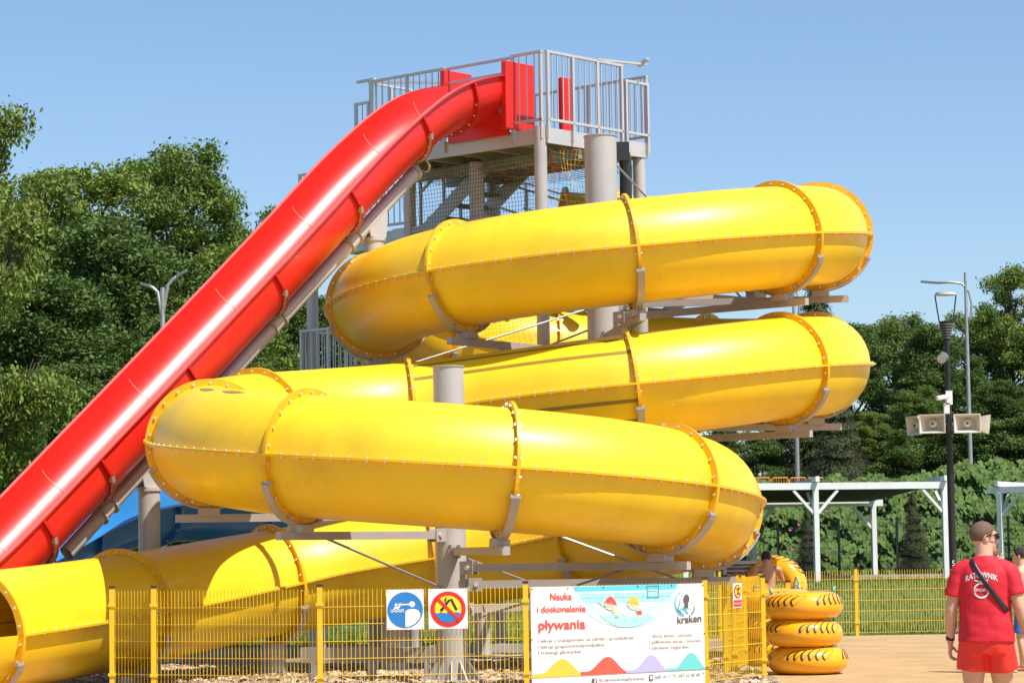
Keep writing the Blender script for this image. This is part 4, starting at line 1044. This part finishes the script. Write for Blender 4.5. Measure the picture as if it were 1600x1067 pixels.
# low shrubs closing the view under the trees
k = 0
for px, yt, s_ in [(x, 770+((x*7) % 30), 50) for x in range(-40, 1120, 105)]:
    tree(3, px, yt, s_, 'low dark shrub under the trees behind the slides', 1.5, k*1.1, 'low shrubs under the trees', 'shrub', 'shrub'); k += 1
for i, (px, yt, s_) in enumerate(((1195, 690, 43), (1290, 672, 43), (1500, 660, 43), (1620, 650, 43), (1400, 672, 43), (1555, 655, 43), (1450, 668, 42), (1345, 668, 42))):
    tree(3, px, yt, s_, ['bush at the top of the bank beside the orange barriers', 'bush on the bank under the conifer', 'bush on the bank behind the loudspeakers', 'bush on the bank at the right frame edge', 'bush on the bank left of the black lamp post', 'bush on the bank right of the tall street lamp', 'bush on the bank just behind the black lamp post', 'bush on the bank right of the dark spruce'][i], 1.3, i*.9, 'bushes on the bank', 'shrub', 'shrub')
# spruces
def spruce_mesh(seed, h, rx, n):
    rr = random.Random(seed); mb = MB(); tr = MB(); tr.tube([(0, 0, -.2), (0, 0, h*.5), (0, 0, h*.98)], [h*.016, h*.010, h*.003], 8)
    for k in range(n):
        z = h*(rr.random()**1.3*.93+.05); a = rr.uniform(0, 2*PI); R_ = (rx*(1-z/h)**.85+.08)*(.72+.5*noise.noise(Vector((math.cos(a)*1.5, math.sin(a)*1.5, z*1.6)))+.22*math.sin(z*6.5+math.sin(a*3))); d = Vector((math.cos(a), math.sin(a), 0)); s_ = Vector((-d.y, d.x, 0))
        if k % 14 == 0: tr.tube([Vector((0, 0, z)), d*R_*.6+ZUP*(z-.08), d*R_+ZUP*(z-.3*R_*.5)], [.025, .015, .005], 4)
        q = rr.uniform(.25, 1)*R_; c = d*q+ZUP*(z-.22*q)+s_*rr.uniform(-.25, .25)*(q+.2); l_ = rr.uniform(.10, .28); w_ = .03
        dr = (d*rr.uniform(.2, .8)+s_*rr.uniform(-.5, .5)-ZUP*rr.uniform(.4, 1.2)).normalized()
        mb.add([c, c+dr*l_*.5+s_*w_, c+dr*l_, c+dr*l_*.5-s_*w_], [(0, 1, 2, 3)])
    return tr.mesh('trunk', smooth=True, m='bark'), mb.mesh('crown', m='spruce')
SP = spruce_mesh(3, 10, 2.9, 26000)
def spruce(px, ytop, s_, label, wx=1):
    p = foot(px, s_); p.z = ground_h(p.x, p.y); k = (at(px, ytop, s_).z-p.z)/10
    o = thing('spruce_tree', p, label, 'tree', 'spruces'); o.scale = (k*wx, k*wx, k); link('trunk', SP[0], o); link('crown', SP[1], o)
spruce(1285, 385, 43, 'tall dark spruce with drooping branches behind the right loop end', .8)
spruce(1310, 560, 45, 'dark spruce on the bank below the right loop end', 1.1)
spruce(1428, 765, 53.5, 'young spruce beside the black lamp post in front of the hedge', 1.0); spruce(1262, 790, 53.5, 'young spruce behind the left pergola post', 1.0)
# climbing large-leaved hedge on the bank
rng = np.random.default_rng(8); mb = MB(); rr = random.Random(8)
for k in range(26000):
    x = rr.uniform(7.0, 26); v = rr.random(); top = 3.7+.55*smooth(11.5, 15, x)+.35*noise.noise(Vector((x*.5, 0, 3)))+.25*noise.noise(Vector((x*1.7, 5, 3)))
    z = lerp(.75, top, v**.85); nz_ = noise.noise(Vector((x*.9, z*1.3, 1)))+.6*noise.noise(Vector((x*2.6, z*2.8, 7))); y = 79.8+1.7*(z-.8)-1.0*nz_+rr.uniform(0, .9)
    if nz_ < -.12 and rr.random() < .8: continue
    if z > top-.15 and rr.random() < .4: y += rr.uniform(0, 5)
    c = Vector((x, y, z)); s_ = rr.uniform(.08, .19)
    n = Vector((rr.uniform(-.6, .6), -1, rr.uniform(.1, 1.3))).normalized(); u_ = Vector((rr.uniform(-.5, .5), 0, -1)); u_ = (u_-n*u_.dot(n)).normalized(); w_ = n.cross(u_)
    mb.add([c-u_*s_*.6, c-u_*s_*.75+w_*s_*.5, c+w_*s_*.62+n*s_*.12, c+u_*s_, c-w_*s_*.62+n*s_*.12, c-u_*s_*.75-w_*s_*.5], [(0, 1, 2, 3), (0, 3, 4, 5)])
tag(mb.build('climbing_hedge', 'vine'), 'dense hedge of large-leaved climbing plants on the bank', 'hedge', kind='stuff')
mb = MB()
for k in range(34):
    x = rr.choice([rr.uniform(7.0, 9.2), rr.uniform(-14, -9)]); c = Vector((x, 77.5+rr.uniform(-.5, .5), 1.2+rr.random()*1.6))
    for q in range(5): a = q*1.257; mb.add([c, c+Vector((math.cos(a)*.04, -.02, math.sin(a)*.04)), c+Vector((math.cos(a+.6)*.055, -.03, math.sin(a+.6)*.055)), c+Vector((math.cos(a+1.2)*.04, -.02, math.sin(a+1.2)*.04))], [(0, 1, 2, 3)])
tag(mb.build('pink_blossoms', 'flower'), 'small pink blossoms scattered in the greenery behind the slides', 'flowers', kind='stuff')
# grass
mb = MB()
for k in range(42000):
    y = 44.8+rr.random()**1.5*30; x = rr.uniform(-13, 26)
    if x > 2.9 and y < YB+.2: continue
    z = ground_h(x, y); h_ = rr.uniform(.05, .15)*(1+.6*max(0, noise.noise(Vector((x*.8, y*.8, 0))))); a = rr.uniform(0, PI); dx, dy = math.cos(a)*.014, math.sin(a)*.014; lx, ly = rr.uniform(-.06, .06), rr.uniform(-.06, .06)
    mb.add([(x-dx, y-dy, z), (x+dx, y+dy, z), (x+lx, y+ly, z+h_)], [(0, 1, 2)])
tag(mb.build('grass', 'grass_blade'), 'short green grass of the lawn behind the fence', 'grass', kind='stuff')

# ------------------------------------------------------------------ people
def remesh(mb, name, m, voxel, parent, sm=6, fac=.5, folds=None):
    me = mb.mesh('tmp'); o = bpy.data.objects.new('tmp', me); col.objects.link(o)
    r = o.modifiers.new('r', 'REMESH'); r.mode = 'VOXEL'; r.voxel_size = voxel
    s_ = o.modifiers.new('s', 'SMOOTH'); s_.iterations = sm; s_.factor = fac
    bpy.context.view_layer.update()
    me2 = bpy.data.meshes.new_from_object(o.evaluated_get(bpy.context.evaluated_depsgraph_get()))
    bpy.data.objects.remove(o); bpy.data.meshes.remove(me)
    if folds:
        ns = [v.normal.copy() for v in me2.vertices]
        for v, n in zip(me2.vertices, ns): v.co += n*folds(v.co)
    me2.materials.clear(); me2.materials.append(MATS[m]); me2.polygons.foreach_set('use_smooth', [True]*len(me2.polygons)); me2.name = name; me2.update()
    return link(name, me2, parent)
def chain(mb, pts):
    for k, (p, r) in enumerate(pts):
        mb.ball(p, r, nu=14, nv=10)
        if k: mb.cyl(pts[k-1][0], p, pts[k-1][1], 14, r)
def loft(mb, rings, n=28):
    rows = [[Vector((cx_+rx*math.copysign(abs(math.cos(a))**.85, math.cos(a)), cy_+ry*math.copysign(abs(math.sin(a))**.85, math.sin(a)), z)) for a in [2*PI*j/n for j in range(n)]] for cx_, cy_, z, rx, ry in rings]
    k = len(mb.v); mb.grid(rows, True); m = len(rows); mb.f += [tuple(k+j for j in range(n-1, -1, -1)), tuple(k+(m-1)*n+j for j in range(n))]
def hand(mb, w, d, side, curl=.9):
    """w: wrist, d: direction of the hand (down), side: +1 right -1 left; thumb towards the front"""
    w = Vector(w); d = Vector(d).normalized(); f = Vector((0, 1, 0)); f = (f-d*f.dot(d)).normalized(); o = Vector((-side, 0, 0)); o = (o-d*o.dot(d)-f*o.dot(f)).normalized()   # o: palm side (inwards)
    for k in range(4):
        y = .032-.021*k; mb.cyl(w+f*y*.6, w+d*.085+f*y, .015, 10, .0125); mb.ball(w+d*.085+f*y, .0125)
    for k, ln in enumerate((.068, .078, .072, .055)):
        p = w+d*.088+f*(.032-.021*k); ang = .35
        for q in range(3):
            dd = (d*math.cos(ang*curl)+o*math.sin(ang*curl)).normalized(); p2 = p+dd*ln*(.45, .32, .26)[q]; mb.cyl(p, p2, .0095-.0008*q, 8, .009-.0008*q); mb.ball(p2, .009-.0008*q, nu=8, nv=6); p = p2; ang += .75
    p = w+d*.03+f*.03; q1 = p+(d*.6+f*.7+o*.35).normalized()*.042; q2 = q1+(d*.75+o*.75-f*.1).normalized()*.034; q3 = q2+(d*.5+o*.8-f*.4).normalized()*.026
    chain(mb, [(p, .014), (q1, .0115), (q2, .010), (q3, .0085)])
def person(pos, rz, label, h=1.83, head_turn=0.0, skin='skin', hairm='hair', shirt=None, shorts='shorts_red', short_hem=.72, voxel=.009, hair_len=.0, arms=None, legs=None, slim=1.0, group=None, head_fwd=0.0, head_drop=0.0):
    o = thing('person', pos, label, 'person', group); k = h/1.83
    arms = arms or {-1: [(-.19, 0, 1.475), (-.275, -.015, 1.19), (-.285, .06, .945)], 1: [(.19, 0, 1.475), (.275, -.02, 1.19), (.30, .05, .945)]}
    legs = legs or {-1: [(-.095, 0, .90), (-.11, .03, .50), (-.115, -.06, .09)], 1: [(.095, 0, .90), (.105, .10, .50), (.11, .08, .09)]}
    S = slim; b = MB()
    loft(b, [(0, 0, .84, .13*S, .10*S), (0, 0, .90, .165*S, .115*S), (0, 0, 1.0, .165*S, .11*S), (0, 0, 1.1, .145*S, .10*S), (0, .0, 1.22, .158*S, .108*S), (0, 0, 1.35, .178*S, .115*S), (0, 0, 1.44, .175*S, .10*S), (0, 0, 1.50, .13*S, .08*S), (0, .0, 1.54, .07, .065)])
    hc = Vector((0, .035+head_fwd, 1.692-head_drop))
    chain(b, [(Vector((0, -.005, 1.48)), .082), (Vector((0, .008, 1.56)), .066), (Vector((0, .018+head_fwd*.8, 1.63-head_drop)), .062)])
    bs = .86 if shirt else 1.0
    for s_ in (-1, 1):
        A = [Vector(q) for q in arms[s_]]; d = (A[2]-A[1]).normalized()
        chain(b, [(A[0]+Vector((-s_*.03, 0, -.02)), .066*S*bs), (A[0]+Vector((s_*.012, 0, -.03)), .060*S*bs), (lerp(A[0], A[1], .45), .052*S), (A[1], .041*S), (lerp(A[1], A[2], .3), .043*S), (lerp(A[1], A[2], .8), .03*S), (A[2], .026)])
        hand(b, A[2], d, s_)
        G = [Vector(q) for q in legs[s_]]
        chain(b, [(G[0], .098*S), (lerp(G[0], G[1], .35), .088*S), (lerp(G[0], G[1], .8), .064*S), (G[1], .057*S), (lerp(G[1], G[2], .28), .058*S), (lerp(G[1], G[2], .7), .042*S), (G[2], .036)])
        an = G[2]; chain(b, [(an+Vector((0, -.04, -.045)), .036), (an+Vector((0, .06, -.052)), .034), (an+Vector((s_*.01, .15, -.066)), .024)])
        for q in range(5): t0 = an+Vector((s_*(.034-.016*q)*1.0, .15-.008*abs(q-1), -.070)); chain(b, [(t0, .013-.001*q), (t0+Vector((0, .045-.005*q, -.004)), .010-.001*q)])
    # head
    HM = Matrix.Rotation(head_turn, 3, 'Z'); H = MB()
    def hp(x, y, z): return hc+HM @ Vector((x, y, z))
    H.ball(hp(0, -.012, .022), .074, .094, .098, 20, 14, HM); H.ball(hp(0, .03, -.045), .056, .062, .072, 16, 10, HM); H.ball(hp(0, .066, -.092), .026, .024, .022, 10, 8, HM)
    chain(H, [(hp(0, .084, .012), .011), (hp(0, .098, -.028), .014)]); H.ball(hp(0, .082, .034), .05, .014, .012, 12, 8, HM)
    for s_ in (-1, 1): H.ball(hp(s_*.077, -.005, -.012), .010, .02, .032, 10, 8, HM); H.ball(hp(s_*.014, .094, -.034), .009, .010, .008, 8, 6)
    H.ball(hp(0, .080, -.064), .024, .012, .006, 10, 6, HM); H.ball(hp(0, .078, -.074), .021, .012, .007, 10, 6, HM)
    b.v += []; n0 = len(b.v); b.v += H.v; b.f += [tuple(i+n0 for i in f_) for f_ in H.f]
    M_ = Matrix.Rotation(rz, 4, 'Z') @ Matrix.Scale(k, 4)
    def fin(ob):
        ob.data.transform(M_); return ob
    body = fin(remesh(b, 'body', skin, voxel, o, 4))
    eye = MB()
    for s_ in (-1, 1): eye.ball(hp(s_*.031, .082, .012), .012, .008, .007, 10, 8, HM)
    fin(eye.build_local('eyes', 'ink', o))
    # hair: lumpy cap over the skull, above the ears and behind the face
    rows = []
    for j in range(15):
        a = PI*.5*j/14*1.32
        row = []
        for i in range(36):
            t_ = 2*PI*i/36; lim = 1.0 if math.sin(t_) < .25 else lerp(1, .60, smooth(.25, .8, math.sin(t_)))
            aa = a*lim; x, y, z = math.sin(aa)*math.cos(t_), math.sin(aa)*math.sin(t_), math.cos(aa)
            q = 1.016-.03*smooth(.70, 1.0, j/14)+hair_len*(.6+.8*noise.noise(Vector((x*4, y*4, z*4+3)))); row.append(hp(0, -.012, .022)+HM @ Vector((x*.076*q, y*.097*q, z*.1*q)))
        rows.append(row)
    hr = MB().grid(rows, True).build_local('hair', hairm, o, True); fin(hr)
    sh = None
    if shirt:
        s = MB(); loft(s, [(0, -.0, .925, .212, .155), (0, 0, 1.0, .204, .148), (0, 0, 1.12, .190, .134), (0, 0, 1.25, .192, .13), (0, 0, 1.36, .196, .130), (0, 0, 1.43, .192, .118), (0, 0, 1.495, .150, .096), (0, .005, 1.54, .088, .080), (0, .01, 1.562, .074, .072)])
        for s_ in (-1, 1):
            A = [Vector(q) for q in arms[s_]]; e = lerp(A[0], A[1], .70); s.cyl(A[0]+Vector((-s_*.08, 0, .015)), A[0]+Vector((0, 0, -.02)), .066, 18, .070); s.ball(A[0]+Vector((-s_*.002, 0, -.022)), .073, nu=14, nv=10); s.cyl(lerp(A[0], A[1], .06), e, .072, 18, .072)
        def fold(c): return .006*noise.noise(Vector((c.x*7+c.z*5, c.y*6, c.z*4)))+.004*noise.noise(Vector((c.x*14, c.y*12+c.z*9, c.z*13)))
        sh = fin(remesh(s, 'shirt', shirt, .009, o, 3, .5, fold))
    s = MB(); loft(s, [(0, 0, short_hem+.12, .172*S, .122*S), (0, 0, .90, .182*S, .13*S), (0, 0, 1.0, .176*S, .122*S), (0, 0, 1.03, .168*S, .117*S)])
    for s_ in (-1, 1):
        G = [Vector(q) for q in legs[s_]]; q = (G[0].z-short_hem)/(G[0].z-G[1].z); e = lerp(G[0], G[1], q); s.cyl(G[0]+ZUP*.02, e+Vector((s_*.012, 0, 0)), .102*S, 20, .108*S)
    def fold2(c): return .006*noise.noise(Vector((c.x*10, c.y*8, c.z*5)))
    fin(remesh(s, 'shorts', shorts, .009, o, 2, .5, fold2))
    return o, sh, M_, hp
def build_local(s, name, m, parent, smooth_=False):
    me = s.mesh(name, Vector((0, 0, 0)), smooth_, m); return link(name, me, parent)
MB.build_local = build_local

pos = foot(1537, 210)
armsL = {-1: [(-.178, 0, 1.462), (-.250, -.02, 1.17), (-.268, .03, .925)], 1: [(.178, 0, 1.462), (.250, -.03, 1.18), (.305, .03, .945)]}
RZ = rad(-16)
lg, sh, M_, hp = person(pos, RZ, 'lifeguard seen from behind in red shirt and shorts with sunglasses', 1.84, rad(-66), shirt='shirt_red', voxel=.0075, arms=armsL, hairm='hair', slim=1.07)
# shirt print, strap, sunglasses, watch
bvh = BVHTree.FromPolygons([v.co.copy() for v in sh.data.vertices], [tuple(p.vertices) for p in sh.data.polygons])
Rz = Matrix.Rotation(RZ, 3, 'Z'); bd = Rz @ Vector((0, 1, 0))
def onback(x, z, off=.004):
    p = Rz @ Vector((x, -1.0, z)); h = bvh.ray_cast(p, bd)
    return (h[0]-bd*off) if h[0] is not None else Rz @ Vector((x, -.13, z))
def shirt_text(body, xc, z0, wdt, cap, arch, name, bold=True):
    vs, fs = fonted(body); xa = min(v.x for v in vs); xb = max(v.x for v in vs); mb = MB()
    bm = bmesh.new(); vv = [bm.verts.new(v) for v in vs]
    for f in fs:
        try: bm.faces.new([vv[i] for i in f])
        except Exception: pass
    pts = []
    for v in bm.verts: 
        u = (v.co.x-xa)/(xb-xa)-.5; pts.append(onback(xc+u*wdt, z0+v.co.y*cap/.72-arch*(2*u)**2))
    fs2 = [tuple(v.index for v in f.verts) for f in bm.faces]; bm.verts.index_update(); fs2 = [tuple(v.index for v in f.verts) for f in bm.faces]; bm.free()
    mb.add(pts, fs2)
    if bold: mb.add([p+Rz @ Vector((.0025, -.0006, .0015)) for p in pts], fs2)
    return mb.build_local(name, 'white_print', lg)
shirt_text('RATOWNIK', -.01, 1.405, .235, .045, .028, 'lettering'); shirt_text('SPORT', -.012, 1.305, .115, .022, 0, 'lettering')
mb = MB(); 
for a0, a1, r_ in ((15, 165, .052), (195, 345, .052)):
    mb.grid([[onback(-.012+rr_*math.cos(rad(a)), 1.313+rr_*math.sin(rad(a))) for rr_ in (r_-.006, r_+.006)] for a in [lerp(a0, a1, j/24) for j in range(25)]])
mb.grid([[onback(-.012+x, 1.385+.012*math.sin(PI*(x+.05)/.1)*-1+dz) for dz in (0, .009)] for x in [-.05+.1*j/12 for j in range(13)]])
mb.build_local('emblem', 'white_print', lg)
st = MB(); rows = []
for j in range(31):
    t_ = j/30; x = lerp(-.088, .168, t_); z = lerp(1.542, 1.16, t_**.9); d = Vector((.50, 0, .31)).normalized()
    rows.append([onback(x+d.x*q, z+d.z*q, .009) for q in (-.017, -.006, .006, .017)])
st.grid(rows); s_o = st.build_local('strap', 'black', lg, True); sm = s_o.modifiers.new('s', 'SOLIDIFY'); sm.thickness = .004
gl = MB(); 
def hpt(x, y, z): return M_ @ hp(x, y, z)
for s_ in (-1, 1):
    gl.ball(hpt(s_*.034, .098, .010), .034, .012, .024, 14, 8, Rz @ Matrix.Rotation(rad(-66)+s_*-.25, 3, 'Z')); gl.tube([hpt(s_*.068, .088, .018), hpt(s_*.084, .04, .016), hpt(s_*.085, -.01, .012)], .005, 6)
gl.tube([hpt(-.02, .106, .016), hpt(.02, .106, .016)], .004, 6)
gl.build_local('sunglasses', 'black', lg, True)
wp = M_ @ (Vector(armsL[-1][2])+Vector((0, -.002, .03)) ); wd = (M_.to_3x3() @ (Vector(armsL[-1][2])-Vector(armsL[-1][1]))).normalized()
MB().cyl(wp-wd*.014, wp+wd*.014, .034, 18).build_local('watch', 'black', lg, True)

ar = {-1: [(-.19, 0, 1.475), (-.25, .02, 1.2), (-.22, .10, .97)], 1: [(.19, 0, 1.475), (.25, .02, 1.2), (.25, .12, .98)]}
person(foot(1596, 119.5), rad(58), 'bare-chested boy in blue swim shorts at the right frame edge', 1.62, rad(10), hairm='hair_dark', shorts='shorts_blue', short_hem=.56, hair_len=.12, arms=ar, slim=.86)
person(foot(1553, 121), rad(-58), 'person almost hidden behind the lifeguard, only part of the face showing', 1.62, rad(-15), hairm='hair', shorts='shorts_blue', shirt='cloth_pale', short_hem=.58, arms=ar, hair_len=.06, slim=.84)
ab = {-1: [(-.19, 0, 1.475), (-.27, .08, 1.25), (-.20, .30, 1.28)], 1: [(.19, 0, 1.475), (.27, .10, 1.27), (.22, .33, 1.38)]}
person(foot(1197, 102.5), rad(-4), 'bare-backed dark-haired boy behind the swim rings', 1.67, rad(-12), skin='skin_tan', hairm='hair_dark', shorts='shorts_blue', short_hem=.6, hair_len=.12, arms=ab, slim=.84, head_fwd=.05, head_drop=.06)
